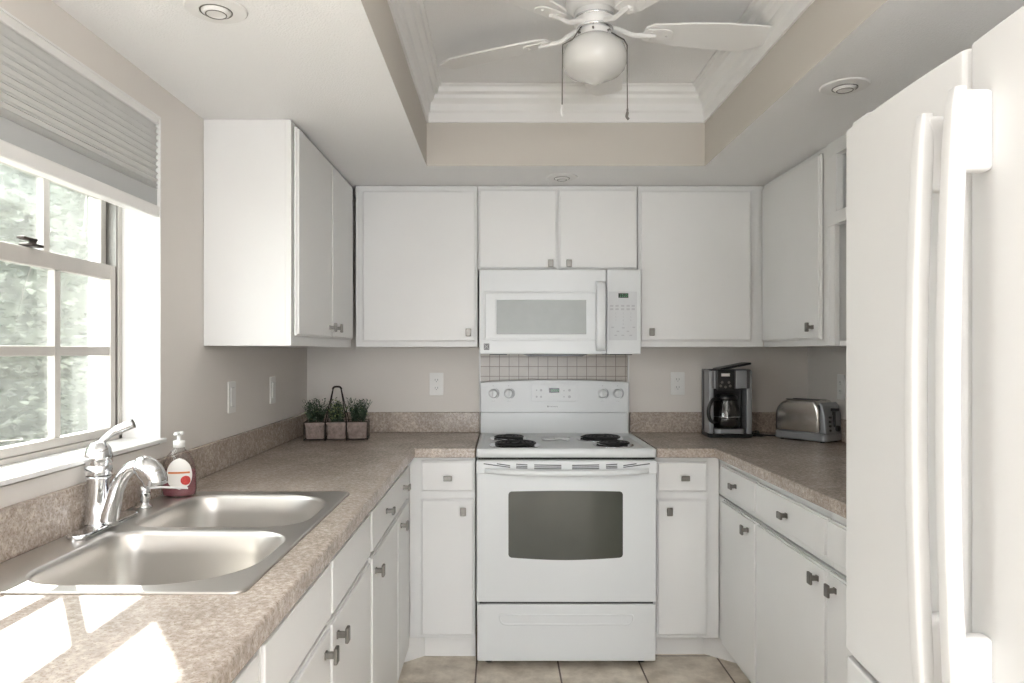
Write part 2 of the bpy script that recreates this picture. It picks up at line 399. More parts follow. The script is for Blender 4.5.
bm = bmesh.new(); box(bm, FX+.0, FX+.035, 1.665, 1.705, 1.5655, 1.572, .002); tube(bm, [(FX+.02, 1.685, 1.571), (FX+.02, 1.685, 1.58)], .008); box(bm, FX+.012, FX+.03, 1.64, 1.69, 1.578, 1.585, .002)
obj('sash_lock', bm, M['wire'], win)

# pleated shade
sh = thing('pleated_shade', 'grey pleated window shade half raised above the sink window', 'window blind', (XL, (WY0+WY1)/2, 1.7))
SY0, SY1 = WY0+.008, WY1-.007
bm = bmesh.new(); box(bm, XL-.042, XL-.002, SY0, SY1, 1.970, 1.9945-.002, .003); obj('head_rail', bm, M['trim'], sh)
bm = bmesh.new(); n = 11; zt, zb = 1.970, 1.785; pr = []
hs = [1.0]*9+[.6, .35]; tot = sum(hs); z = zt
pr.append((XL-.016, z))
for h in hs:
    dz = h/tot*(zt-zb); pr.append((XL-.002, z-dz*.5)); pr.append((XL-.016, z-dz)); z -= dz
pr2 = [(XL-.024-(a-XL), zz) for a, zz in pr]
va = [[bm.verts.new((a, y, zz)) for a, zz in pr+pr2[::-1]] for y in (SY0+.004, SY1-.004)]
N = len(va[0])
for k in range(N): bm.faces.new((va[0][k], va[1][k], va[1][(k+1) % N], va[0][(k+1) % N]))
bm.faces.new(va[0][::-1]); bm.faces.new(va[1])
obj('pleated_fabric', bm, M['blind'], sh)
bm = bmesh.new(); box(bm, XL-.026, XL-.006, SY0+.003, SY1-.003, 1.738, 1.785, .001); obj('grey_band', bm, M['blindg'], sh)
bm = bmesh.new(); box(bm, XL-.034, XL-.001, SY0, SY1, 1.704, 1.738, .004); obj('bottom_rail', bm, M['trim'], sh)

# ------------------------------------------------------------------ outdoors
bm = bmesh.new(); box(bm, -14, XL-.21, -6, 14, -.15, -.05); struct(obj('ground', bm, M['ground']))
bm = bmesh.new(); box(bm, -1.335, -1.178, 2.33, 5.5, -.05, 3.2, .004); struct(obj('wall_outside', bm, M['cgrey']))
def hedge(cx, cy, rx, ry, h, nl, nb, label, seed):
    rnd = random.Random(seed)
    t = thing('shrub', label, 'shrub', (cx, cy, -.05), group=None)
    bm = bmesh.new()
    for i in range(nl):
        a = rnd.random()*2*PI; u = rnd.random()*2-1; r = (.80+.22*rnd.random())
        s = math.sqrt(1-u*u)
        p = Vector((cx+rx*s*math.cos(a)*r, cy+ry*s*math.sin(a)*r, h*.5+h*.52*u*r+rnd.uniform(-.05, .05)))
        L = rnd.uniform(.035, .085); q = Matrix.Rotation(rnd.random()*6.28, 3, 'Z') @ Matrix.Rotation(rnd.random()*3, 3, 'X')
        pts = [(0, 0, 0), (L*.5, L*.28, .008), (L, 0, 0), (L*.5, -L*.28, .008)]
        bm.faces.new([bm.verts.new(p+q @ Vector(v)) for v in pts])
    obj('foliage', bm, M['leaf'], t, recalc=False)
    bm = bmesh.new(); bmesh.ops.create_icosphere(bm, subdivisions=4, radius=1)
    for v in bm.verts:
        k = .74+.05*math.sin(v.co.x*9+seed)+.05*math.sin(v.co.y*11+v.co.z*7)+.04*math.sin(v.co.z*17)
        v.co = Vector((cx+rx*v.co.x*k, cy+ry*v.co.y*k, h*.5+h*.52*v.co.z*k))
    obj('inner_foliage', bm, M['leaf'], t, smooth=True)
    bm = bmesh.new()
    for i in range(nb):
        a = rnd.random()*2*PI; p = Vector((cx, cy, 0)); pts = [p.copy()]
        d = Vector((math.cos(a)*.5, math.sin(a)*.5, 1.0))
        for k in range(7):
            d = (d+Vector((rnd.uniform(-.5, .5), rnd.uniform(-.5, .5), rnd.uniform(-.25, .15)))).normalized()
            p = p+Vector((d.x*rx*.24, d.y*ry*.24, d.z*h*.15)); pts.append(p.copy())
        tube(bm, smooth_path(pts, 3), [max(.003, .013*(1-j/22)) for j in range(19+0)][:len(smooth_path(pts, 3))]+[.004]*max(0, len(smooth_path(pts, 3))-19), 5)
    obj('branches', bm, M['twig'], t)
    return t
hedge(-3.5, 5.2, 1.1, 1.4, 3.3, 26000, 34, 'dense pale green shrub outside the window, nearest the white outer wall', 1)
hedge(-3.4, 2.3, 1.0, 1.2, 2.75, 15000, 20, 'lower leafy shrub outside the window, farther from the white outer wall', 2)
hedge(-7.2, 9.2, 2.0, 2.2, 4.6, 14000, 14, 'tall leafy shrub standing behind the other two shrubs outside the window', 3)

# ------------------------------------------------------------------ cabinets
def fb(bm, face, P, u0, u1, z0, z1, p0, p1, bev=0, seg=2):
    """box on a cabinet front: u along the run, p outwards from front plane P"""
    if face == '-Y': box(bm, u0, u1, P-p1, P-p0, z0, z1, bev, seg)
    elif face == '+X': box(bm, P+p0, P+p1, u0, u1, z0, z1, bev, seg)
    else: box(bm, P-p1, P-p0, u0, u1, z0, z1, bev, seg)
def knob(parent, face, P, u, z, horiz=False):
    bm = bmesh.new(); a, b = (.018, .011) if horiz else (.012, .0175)
    fb(bm, face, P, u-.0065, u+.0065, z-.0065, z+.0065, .0, .020, .002)
    fb(bm, face, P, u-.008, u+.008, z-.008, z+.008, .0, .004, .001)
    fb(bm, face, P, u-a, u+a, z-b, z+b, .020, .028, .0025)
    return obj('knob', bm, M['nickel'], parent)
def leaf_panel(name, parent, face, P, u0, u1, z0, z1, knobs=(), horiz=False):
    bm = bmesh.new()
    fb(bm, face, P, u0, u1, z0, z1, .004, .013, .0015)
    fb(bm, face, P, u0+.005, u1-.005, z0+.005, z1-.005, .012, .020, .0025)
    fb(bm, face, P, u0+.012, u1-.012, z0+.012, z1-.012, .0, .005)
    d = obj(name, bm, M['cab'], parent)
    for u, z in knobs: knob(d, face, P+.020 if face == '+X' else P-.020, u, z, horiz)
    return d
def carcass(parent, face, P, u0, u1, z0, z1, D, top=True, th=.016, name='body'):
    bm = bmesh.new(); e = .0008
    gap = None if z0 > .5 or face == '-Y' else ((.7225, .7335) if face == '+X' else (.707, .7135))
    if gap is None: fb(bm, face, P, u0+e, u1-e, z0, z1, -.018, 0, .001)
    else:
        fb(bm, face, P, u0+e, u1-e, z0, gap[0], -.018, 0, .001); fb(bm, face, P, u0+e, u1-e, gap[1], z1, -.018, 0, .001)
    fb(bm, face, P, u0+e, u0+th, z0, z1, -D, -.018); fb(bm, face, P, u1-th, u1-e, z0, z1, -D, -.018)
    fb(bm, face, P, u0+th, u1-th, z0, z0+th, -D, -.018)
    fb(bm, face, P, u0+th, u1-th, z0, z1, -D, -D+.006)
    if top: fb(bm, face, P, u0+th, u1-th, z1-th, z1, -D+.006, -.018)
    return obj(name, bm, M['cab'], parent)
UZ0, UZ1 = 1.342, 2.083
def cab(name, label, cat, face, P, u0, u1, z0, z1, D, group=None, top=True):
    um = (u0+u1)/2
    loc = (um, P+D/2, 0) if face == '-Y' else ((P-D/2, um, 0) if face == '+X' else (P+D/2, um, 0))
    t = thing(name, label, cat, (loc[0], loc[1], z0 if z0 > .5 else 0), group=group)
    carcass(t, face, P, u0, u1, z0, z1, D, top)
    return t
# uppers on back wall
PB = 3.316
c = cab('upper_cabinet', 'white upper cabinet with one large door, left of the microwave', 'cabinet', '-Y', PB, -.667, -.105, UZ0, UZ1, .318)
leaf_panel('door', c, '-Y', PB, -.632, -.112, 1.366, 2.058, [(-.146, 1.408)])
c = cab('upper_cabinet', 'short white two-door upper cabinet directly above the microwave', 'cabinet', '-Y', PB, -.104, .630, 1.696, UZ1, .318)
leaf_panel('door', c, '-Y', PB, -.099, .259, 1.700, 2.064, [(.228, 1.722)])
leaf_panel('door', c, '-Y', PB, .268, .626, 1.700, 2.064, [(.312, 1.722)])
c = cab('upper_cabinet', 'white upper cabinet with one large door, right of the microwave', 'cabinet', '-Y', PB, .631, 1.209, UZ0, UZ1, .318)
leaf_panel('door', c, '-Y', PB, .639, 1.148, 1.368, 2.058, [(.689, 1.410)])
# upper left
PL = -.688
c = cab('upper_cabinet', 'white two-door upper cabinet on the left wall beside the window', 'cabinet', '+X', PL, 2.364, 3.314, UZ0-.002, UZ1, .287)
leaf_panel('door', c, '+X', PL, 2.385, 2.862, 1.374, 2.066, [(2.815, 1.415)])
leaf_panel('door', c, '+X', PL, 2.868, 3.262, 1.374, 2.066, [(2.92, 1.415)])
# upper right
PRU = 1.211
c = cab('upper_cabinet', 'white single-door upper cabinet on the right wall above the toaster', 'cabinet', '-X', PRU, 2.655, 3.315, UZ0, UZ1, .337)
leaf_panel('door', c, '-X', PRU, 2.695, 3.285, 1.366, 2.062, [(2.745, 1.414)])
# open shelf unit
o_ = thing('open_shelf_cabinet', 'white open-fronted shelf cabinet between right upper cabinet and refrigerator', 'cabinet', (1.38, 2.3, UZ0))
bm = bmesh.new()
ua, ub = 1.75, 2.654
for a, b in ((ua, ua+.018), (ub-.018, ub)): fb(bm, '-X', PRU, a, b, UZ0, UZ1, -.337, -.018)
fb(bm, '-X', PRU, ua+.018, ub-.018, UZ0, UZ0+.018, -.337, -.018); fb(bm, '-X', PRU, ua+.018, ub-.018, UZ1-.018, UZ1, -.337, -.018)
fb(bm, '-X', PRU, ua+.018, ub-.018, UZ0+.018, UZ1-.018, -.337, -.331)
obj('body', bm, M['cab'], o_)
bm = bmesh.new(); fb(bm, '-X', PRU, ua+.018, ub-.018, 1.79, 1.81, -.331, -.018); obj('shelf', bm, M['cab'], o_)
bm = bmesh.new()
fb(bm, '-X', PRU, ub-.045, ub, UZ0, 1.78, -.018, 0, .001); fb(bm, '-X', PRU, ua, ua+.04, UZ0, UZ1, -.018, 0, .001)
fb(bm, '-X', PRU, ua+.04, ub, 1.78, 1.825, -.018, .006, .001); fb(bm, '-X', PRU, ua+.04, ub, 2.03, UZ1, -.018, .006, .001)
fb(bm, '-X', PRU, ub-.07, ub, 1.825, 2.03, -.018, .006, .001)
obj('face_frame', bm, M['cab'], o_)

# base cabinets
BZ0, BZ1 = .10, .874
def toe(parent, face, P, u0, u1, rec=.07):
    bm = bmesh.new(); fb(bm, face, P, u0+.001, u1-.001, .0, .0995, -rec-.014, -rec); obj('toe_kick', bm, M['trim'], parent)
PBB = 3.068
c = cab('base_cabinet', 'narrow white base cabinet with drawer and door, left of the range', 'cabinet', '-Y', PBB, -.389, -.107, BZ0, BZ1, .56)
leaf_panel('drawer', c, '-Y', PBB, -.337, -.113, .727, .858, [(-.222, .787)], True)
leaf_panel('door', c, '-Y', PBB, -.337, -.113, .118, .694, [(-.157, .647)])
toe(c, '-Y', PBB, -.330, -.107, .055)
bm = bmesh.new(); extrude_poly(bm, [(-.330, 3.124), (-.330, 3.138), (-.426, 3.064), (-.417, 3.052)], 0, .0995); obj('corner_toe_kick', bm, M['trim'], c)
c = cab('base_cabinet', 'narrow white base cabinet with drawer and door, right of the range', 'cabinet', '-Y', PBB, .657, .931, BZ0, BZ1, .56)
leaf_panel('drawer', c, '-Y', PBB, .663, .877, .727, .854, [(.778, .787)], True)
leaf_panel('door', c, '-Y', PBB, .663, .877, .118, .694, [(.712, .647)])
toe(c, '-Y', PBB, .657, .888, .075)
bm = bmesh.new(); extrude_poly(bm, [(.888, 3.144), (.888, 3.158), (1.012, 3.058), (1.003, 3.047)], 0, .0995); obj('corner_toe_kick', bm, M['trim'], c)
PLB = -.391
c = cab('base_cabinet', 'left-run white base cabinet with wide two-knob drawer over two doors', 'cabinet', '+X', PLB, 2.071, 3.630, BZ0, BZ1, .58, top=False)
leaf_panel('drawer', c, '+X', PLB, 2.083, 2.93, .734, .862, [(2.34, .803), (2.745, .803)], True)
leaf_panel('door', c, '+X', PLB, 2.090, 2.604, .118, .722, [(2.135, .672)])
leaf_panel('door', c, '+X', PLB, 2.614, 2.93, .118, .722, [(2.685, .672)])
toe(c, '+X', PLB, 2.071, 3.06, .026)
c = cab('sink_base_cabinet', 'white two-door base cabinet under the double sink', 'cabinet', '+X', PLB, 1.121, 2.070, BZ0, BZ1, .58, top=False)
leaf_panel('false_front', c, '+X', PLB, 1.590, 2.062, .734, .862)
leaf_panel('false_front', c, '+X', PLB, 1.132, 1.582, .734, .862)
leaf_panel('door', c, '+X', PLB, 1.586, 2.062, .118, .722, [(1.636, .678)])
leaf_panel('door', c, '+X', PLB, 1.132, 1.576, .118, .722, [(1.524, .678)])
toe(c, '+X', PLB, 1.121, 2.070, .026)
c = cab('base_cabinet', 'left-run white base cabinet nearest the camera, below the sunlit worktop', 'cabinet', '+X', PLB, .30, 1.120, BZ0, BZ1, .58, top=False)
leaf_panel('drawer', c, '+X', PLB, .31, 1.110, .734, .862, [(.71, .80)], True)
leaf_panel('door', c, '+X', PLB, .71, 1.110, .118, .722, [(.76, .672)])
leaf_panel('door', c, '+X', PLB, .31, .70, .118, .722, [(.66, .672)])
toe(c, '+X', PLB, .30, 1.120, .026)
PRB = .934
c = cab('base_cabinet', 'right-run white base cabinet in the corner with small drawer and narrow door', 'cabinet', '-X', PRB, 2.583, 3.630, BZ0, BZ1, .60)
leaf_panel('drawer', c, '-X', PRB, 2.587, 2.985, .738, .852, [(2.795, .797)], True)
leaf_panel('door', c, '-X', PRB, 2.587, 2.985, .108, .706, [(2.66, .662)])
toe(c, '-X', PRB, 2.583, 3.04, .065)
c = cab('base_cabinet', 'right-run white base cabinet with wide drawer over a wide door', 'cabinet', '-X', PRB, 2.023, 2.582, BZ0, BZ1, .60)
leaf_panel('drawer', c, '-X', PRB, 2.028, 2.575, .738, .852, [(2.30, .797)], True)
leaf_panel('door', c, '-X', PRB, 2.028, 2.575, .108, .706, [(2.075, .668)])
toe(c, '-X', PRB, 2.023, 2.582, .065)
c = cab('base_cabinet', 'right-run white base cabinet partly hidden behind the refrigerator', 'cabinet', '-X', PRB, 1.53, 2.022, BZ0, BZ1, .60)
leaf_panel('drawer', c, '-X', PRB, 1.54, 2.018, .738, .852)
leaf_panel('door', c, '-X', PRB, 1.54, 2.018, .108, .706, [(1.965, .668)])
toe(c, '-X', PRB, 1.53, 2.022, .065)

# ------------------------------------------------------------------ worktops
CZ0, CZ1 = .8745, .914
CFX, CFY = -.360, 3.022
SKX0, SKX1, SKY0, SKY1 = -.952, -.430, 1.203, 2.072      # sink rim
lw = thing('worktop', 'speckled brown laminate worktop holding the sink, left side', 'worktop', (-.67, 2.0, CZ0))
bm = bmesh.new()
outer = [(XL+.001, .28), (CFX, .28), (CFX, CFY), (-.1065, CFY), (-.1065, YB-.001), (XL+.001, YB-.001)]
hole = rrect(SKX0+.018, SKX1-.018, SKY0+.018, SKY1-.018, .03, 4)
holed_plate(bm, outer, [hole], CZ0, CZ1)
obj('slab', bm, M['counter'], lw, bevel=.005)
bm = bmesh.new(); box(bm, XL+.001, XL+.019, .28, YB-.001, CZ1, 1.0156, .003); box(bm, XL+.019, -.1065, YB-.019, YB-.001, CZ1, 1.0156, .003)
obj('backsplash', bm, M['counter'], lw)
rw_ = thing('worktop', 'speckled brown laminate worktop holding the toaster and coffee maker', 'worktop', (1.2, 2.6, CZ0))
bm = bmesh.new()
holed_plate(bm, [(.657, CFY), (.900, CFY), (.926, 1.53), (XR-.001, 1.53), (XR-.001, YB-.001), (.657, YB-.001)], [], CZ0, CZ1)
obj('slab', bm, M['counter'], rw_, bevel=.005)
bm = bmesh.new(); box(bm, .650, XR-.001, YB-.019, YB-.001, CZ1, 1.0156, .003); box(bm, XR-.013, XR-.001, 1.53, YB-.019, CZ1, 1.0156, .003)
obj('backsplash', bm, M['counter'], rw_)

# ------------------------------------------------------------------ sink
sk = thing('double_sink', 'stainless steel double-bowl sink set in the left worktop', 'sink', ((SKX0+SKX1)/2, (SKY0+SKY1)/2, CZ1))
DZ = CZ1+.004
b1 = (-.865, -.457, 1.240, 1.622); b2 = (-.865, -.457, 1.652, 2.030)
R1 = [.10, .07, .10, .17]; R2 = [.15, .08, .07, .10]
bm = bmesh.new()
t = bmesh.new(); es = []
NS = 8
outer = rrect(SKX0, SKX1, SKY0, SKY1, .025, NS)
def scale_loop(b, R, off): return rrect(b[0]+off, b[1]-off, b[2]+off, b[3]-off, [max(.02, r-off) for r in R], NS)
lo = [bm.verts.new((a, b, DZ)) for a, b in rrect(SKX0+.008, SKX1-.008, SKY0+.008, SKY1-.008, .02, NS)]
lo0 = [bm.verts.new((a, b, CZ1+.0005)) for a, b in outer]
lo1 = [bm.verts.new((a, b, DZ+.001)) for a, b in rrect(SKX0+.003, SKX1-.003, SKY0+.003, SKY1-.003, .023, NS)]
def bridge(A, B):
    n = len(A)
    for i in range(n):
        f = bm.faces.new((A[i], A[(i+1) % n], B[(i+1) % n], B[i])); f.smooth = True
bridge(lo0, lo1); bridge(lo1, lo)
es = [bm.edges.get((lo[i], lo[(i+1) % len(lo)])) for i in range(len(lo))]
for b, R in ((b1, R1), (b2, R2)):
    prev = None
    prof = [(0, DZ), (.004, DZ-.002), (.008, DZ-.010), (.012, DZ-.05), (.018, DZ-.13), (.028, DZ-.160), (.05, DZ-.172), (.09, DZ-.176)]
    for off, z in prof:
        L = [bm.verts.new((x, y, z)) for x, y in scale_loop(b, R, off)]
        if prev is None: es += [bm.edges.new((L[i], L[(i+1) % len(L)])) for i in range(len(L))]
        else: bridge(prev, L)
        prev = L
    f = bm.faces.new(prev); f.smooth = True
bmesh.ops.triangle_fill(bm, use_beauty=True, edges=es, normal=(0, 0, 1))
s_ = obj('basin', bm, M['steel'], sk)
md = s_.modifiers.new('thickness', 'SOLIDIFY'); md.thickness = .0012; md.offset = -1
for b in (b1, b2):
    bm = bmesh.new(); lathe(bm, [(.001, .004), (.03, .003), (.042, .006), (.045, .003), (.045, 0)], ((b[0]+b[1])/2, (b[2]+b[3])/2, DZ-.1755), 24)
    obj('drain', bm, M['chrome'], sk)

# faucet
FXc, FYc = -.910, 1.655
fc = thing('faucet', 'chrome single-lever kitchen faucet on the back of the sink', 'faucet', (FXc, FYc, DZ))
bm = bmesh.new(); t = bmesh.new()
extrude_poly(bm, [(FXc+x, FYc+y) for x, y in rrect(-.024, .024, -.125, .125, .024, 6)], DZ, DZ+.010, bev=.004)
obj('base_plate', bm, M['chrome'], fc)
bm = bmesh.new(); lathe(bm, [(.030, 0), (.030, .006), (.026, .012), (.0235, .05), (.024, .100), (.027, .104), (.027, .110)], (FXc-.014, FYc, DZ+.008), 32)
obj('body', bm, M['chrome'], fc)
bm = bmesh.new(); lathe(bm, [(.027, 0), (.029, .004), (.029, .020), (.0265, .022), (.0265, .026), (.030, .030), (.030, .045), (.026, .062), (.016, .075), (.001, .079)], (FXc-.014, FYc, DZ+.119), 32)
hp = smooth_path([(FXc-.018, FYc+.004, DZ+.182), (FXc-.004, FYc+.010, DZ+.203), (FXc+.018, FYc+.02, DZ+.220), (FXc+.052, FYc+.03, DZ+.235)], 5)
tube(bm, hp, [.011-.0035*math.sin(PI*min(1, i/10)) for i in range(len(hp))], 12)
obj('lever', bm, M['chrome'], fc)
bm = bmesh.new()
sp = smooth_path([(FXc+.012, FYc-.006, DZ+.012), (FXc+.022, FYc-.004, DZ+.06), (FXc+.034, FYc-.002, DZ+.10), (FXc+.056, FYc, DZ+.132), (FXc+.082, FYc+.002, DZ+.140), (FXc+.104, FYc+.004, DZ+.130)], 6)
tube(bm, sp, [.021-.006*min(1, i/14) for i in range(len(sp))], 16)
obj('spout', bm, M['chrome'], fc)
bm = bmesh.new(); sp = smooth_path([(FXc+.070, FYc+.002, DZ+.143), (FXc+.092, FYc+.003, DZ+.136), (FXc+.110, FYc+.004, DZ+.116), (FXc+.116, FYc+.004, DZ+.094)], 5)
tube(bm, sp, [.015, .018, .021, .024, .026, .027, .028, .0285, .0285, .0285, .028, .028, .0275, .027, .026, .024][:len(sp)], 20)
obj('spray_head', bm, M['chrome'], fc)
# dispenser
dp = thing('soap_dispenser', 'small chrome pump dispenser on the sink deck between faucet and soap bottle', 'soap dispenser', (-.921, 1.86, DZ))
bm = bmesh.new(); lathe(bm, [(.020, 0), (.020, .004), (.014, .008), (.011, .016), (.0155, .022), (.016, .052), (.012, .056), (.001, .057)], (-.921, 1.86, DZ), 24); obj('pump_body', bm, M['chrome'], dp)
bm = bmesh.new(); tube(bm, [(-.921, 1.86, DZ+.050), (-.872, 1.862, DZ+.052), (-.810, 1.865, DZ+.049)], [.0035, .003, .0025], 8); obj('nozzle', bm, M['white_pl'], dp)
# soap bottle
SBX, SBY = -.897, 2.010
sb = thing('soap_bottle', 'clear pump bottle of pink hand soap at the far corner of the sink', 'soap bottle', (SBX, SBY, DZ), rz=.12)
bp_ = [(.030, 0), (.036, .003), (.0375, .02), (.037, .06), (.034, .09), (.026, .112), (.017, .126), (.012, .132), (.012, .140)]
bm = bmesh.new(); lathe(bm, bp_, (0, 0, 0), 36, sx=1.25, sy=.72); obj('bottle', bm, M['clearpl'], sb, world=False)
bm = bmesh.new(); lathe(bm, [(.028, .002), (.034, .005), (.0355, .02), (.035, .06), (.0335, .075), (.001, .0755)], (0, 0, 0), 36, sx=1.25, sy=.72); obj('liquid_soap', bm, M['soap'], sb, world=False)
bm = bmesh.new(); lathe(bm, [(.0155, 0), (.0155, .018), (.008, .020), (.0055, .022), (.0055, .036)], (0, 0, .136), 24)
box(bm, -.012, .012, -.010, .010, .170, .179, .004); box(bm, -.006, .006, -.032, -.006, .171, .178, .003)
obj('pump', bm, M['white_pl'], sb, world=False)
def bottle_patch(name, m, u0, u1, z0, z1, off, ell=True, parent=None):
    bm = bmesh.new(); nu, nz = 18, 14; g = {}
    def rad(z):
        for (r0, h0), (r1, h1) in zip(bp_, bp_[1:]):
            if h0 <= z <= h1: return r0+(r1-r0)*(z-h0)/(h1-h0)
        return .03
    for j in range(nz+1):
        t = j/nz*2-1; z = (z0+z1)/2+t*(z1-z0)/2; wd = math.sqrt(max(0.0001, 1-t*t)) if ell else 1
        for i in range(nu+1):
            s = i/nu*2-1; a = -PI/2+((u0+u1)/2+s*wd*(u1-u0)/2); r = rad(z)+off
            g[i, j] = bm.verts.new((r*math.cos(a)*1.25, r*math.sin(a)*.72-off*.4, z))
    for j in range(nz):
        for i in range(nu): bm.faces.new((g[i, j], g[i+1, j], g[i+1, j+1], g[i, j+1])).smooth = True
    return obj(name, bm, m, parent, world=False)
lb = bottle_patch('label', M['label'], -.62, 1.0, .022, .108, .0006, True, sb)
bottle_patch('label_band', M['orange'], -.48, .82, .066, .071, .0011, False, lb)
bottle_patch('label_fruit', M['red'], .25, .85, .034, .060, .0011, True, lb)

# ------------------------------------------------------------------ herb planter
hp_ = thing('herb_planter', 'wire carrier with three weathered pots of green herbs in the corner', 'planter', (-.757, 3.335, CZ1), rz=.10)
bm = bmesh.new()
for z in (.006, .085):
    tube(bm, [(-.142, -.046, z), (.142, -.046, z), (.142, .046, z), (-.142, .046, z), (-.142, -.046, z)], .0022, 6)
for x in (-.142, -.048, .048, .142):
    for y in (-.046, .046): tube(bm, [(x, y, .0), (x, y, .088)], .003 if abs(x) < .1 else .0022, 6)
    tube(bm, [(x, -.046, .004), (x, .046, .004)], .002, 6)
obj('wire_frame', bm, M['wire'], hp_, world=False)
bm = bmesh.new()
for y in (-.03, .03):
    tube(bm, [(-.048, y*1.5, .085), (-.018, y*.2, .235)], .0022, 6); tube(bm, [(.048, y*1.5, .085), (.018, y*.2, .235)], .0022, 6)
tube(bm, smooth_path([(-.020, 0, .232), (-.012, 0, .243), (.012, 0, .243), (.020, 0, .232)], 4), .0045, 8)
obj('handle', bm, M['wire'], hp_, world=False)
for k, x in enumerate((-.095, 0, .095)):
    bm = bmesh.new(); t = bmesh.new(); bmesh.ops.create_cube(t, size=1)
    for v in t.verts:
        s = .078 if v.co.z < 0 else .086
        v.co = Vector((x+v.co.x*s, v.co.y*s, .044+v.co.z*.074))
    bmesh.ops.bevel(t, geom=t.edges[:], offset=.003, segments=2, affect='EDGES'); merge(bm, t)
    box(bm, x-.045, x+.045, -.045, -.038, .074, .085, .002); box(bm, x-.045, x+.045, .038, .045, .074, .085, .002)
    for q in range(-3, 4):   # lattice relief
        for sg in (1, -1):
            a = Vector((x+q*.016-sg*.012, -.0445, .016)); b = Vector((x+q*.016+sg*.012, -.0455, .068))
            a.x = max(x-.038, min(x+.038, a.x)); b.x = max(x-.038, min(x+.038, b.x)); tube(bm, [a, b], .0011, 4)
    p_ = obj('pot', bm, M['clay'], hp_, world=False)
    rnd = random.Random(20+k)
    bm = bmesh.new()
    for i in range(60):
        a = rnd.random()*2*PI; lean = rnd.uniform(.05, .55); L = rnd.uniform(.05, .115)
        b0 = Vector((x+rnd.uniform(-.03, .03), rnd.uniform(-.03, .03), .080))
        d = Vector((math.cos(a)*lean, math.sin(a)*lean, 1)).normalized()
        tube(bm, [b0, b0+d*L*.5, b0+d*L+Vector((math.cos(a), math.sin(a), -.3))*L*.12], .0009, 4)
        for q in range(9):
            p = b0+d*L*(.2+.85*q/9); la = rnd.random()*6.28; l = rnd.uniform(.010, .020)
            dx = Vector((math.cos(la), math.sin(la), rnd.uniform(.1, .8)))*l; sd_ = Vector((-math.sin(la), math.cos(la), 0))*l*.28
            f = bm.faces.new([bm.verts.new(v) for v in (p, p+dx*.5+sd_, p+dx, p+dx*.5-sd_)])
            f.material_index = 1 if (k == 1 and rnd.random() < .45) or rnd.random() < .04 else 0
    obj('herb_foliage', bm, [M['herb'], M['herbl']], p_, world=False, recalc=False)

# ------------------------------------------------------------------ range
SX0, SX1, SF = -.100, .650, 3.000
rg = thing('range', 'white freestanding electric coil range centred on the back wall', 'stove', ((SX0+SX1)/2, 3.3, 0))
cx = (SX0+SX1)/2
bm = bmesh.new(); box(bm, SX0+.004, SX1-.004, SF+.035, 3.600, .035, .888, .003); obj('body', bm, M['appl'], rg)
for x in (SX0+.05, SX1-.05):
    for y in (SF+.08, 3.55):
        bm = bmesh.new(); lathe(bm, [(.018, 0), (.018, .012), (.012, .014), (.012, .036)], (x, y, 0), 16); obj('levelling_foot', bm, M['black'], rg)
# cooktop with raised rolled rim
bm = bmesh.new()
CT = .906
outerp = rrect(SX0-.001, SX1+.001, SF-.004, 3.560, .012, 4)
innerp = rrect(SX0+.026, SX1-.026, SF+.040, 3.545, .018, 4)
o0 = [bm.verts.new((a, b, .880)) for a, b in outerp]; o1 = [bm.verts.new((a, b, CT+.006)) for a, b in outerp]
o2 = [bm.verts.new((a, b, CT+.011)) for a, b in rrect(SX0+.007, SX1-.007, SF+.006, 3.555, .012, 4)]
o3 = [bm.verts.new((a, b, CT+.010)) for a, b in rrect(SX0+.018, SX1-.018, SF+.030, 3.550, .015, 4)]
o4 = [bm.verts.new((a, b, CT)) for a, b in innerp]
for A, B in ((o0, o1), (o1, o2), (o2, o3), (o3, o4)):
    for i in range(len(A)): bm.faces.new((A[i], A[(i+1) % len(A)], B[(i+1) % len(A)], B[i])).smooth = True
bm.faces.new(o4); bm.faces.new(o0[::-1])
obj('cooktop', bm, M['appl'], rg)
bm = bmesh.new(); box(bm, SX0+.006, SX1-.006, SF+.004, SF+.03, .8705, .880); obj('gap_shadow_strip', bm, M['gap_shade'], rg)  # black strip stands in for the shade in the gap under the cooktop
for bx_, by_, r in ((.062, 3.165, .098), (.038, 3.400, .076), (.470, 3.395, .098), (.497, 3.175, .076)):
    bm = bmesh.new(); lathe(bm, [(r+.014, .0005), (r+.013, .005), (r+.004, .004), (r*.8, .0025), (.02, .0012), (.001, .001)], (bx_, by_, CT), 40)
    pan = obj('drip_pan', bm, M['chrome'], rg)
    bm = bmesh.new(); turns = 4.2 if r > .09 else 3.3; n = int(turns*36); pts = []
    for i in range(n+1):
        a = i/36*2*PI; rr = .022+(r-.022-.004)*i/n; pts.append((bx_+rr*math.cos(a), by_+rr*math.sin(a), CT+.013))
    tube(bm, pts, .0048, 6)
    lathe(bm, [(.014, 0), (.014, .002), (.001, .003)], (bx_, by_, CT+.013), 16)
    for q in range(3):
        a = q*2*PI/3+.5; d = Vector((math.cos(a), math.sin(a), 0)); tube(bm, [Vector((bx_, by_, CT+.0075)), Vector((bx_, by_, CT+.0075))+d*(r+.002)], .003, 5)
    obj('coil', bm, M['coil'], pan)
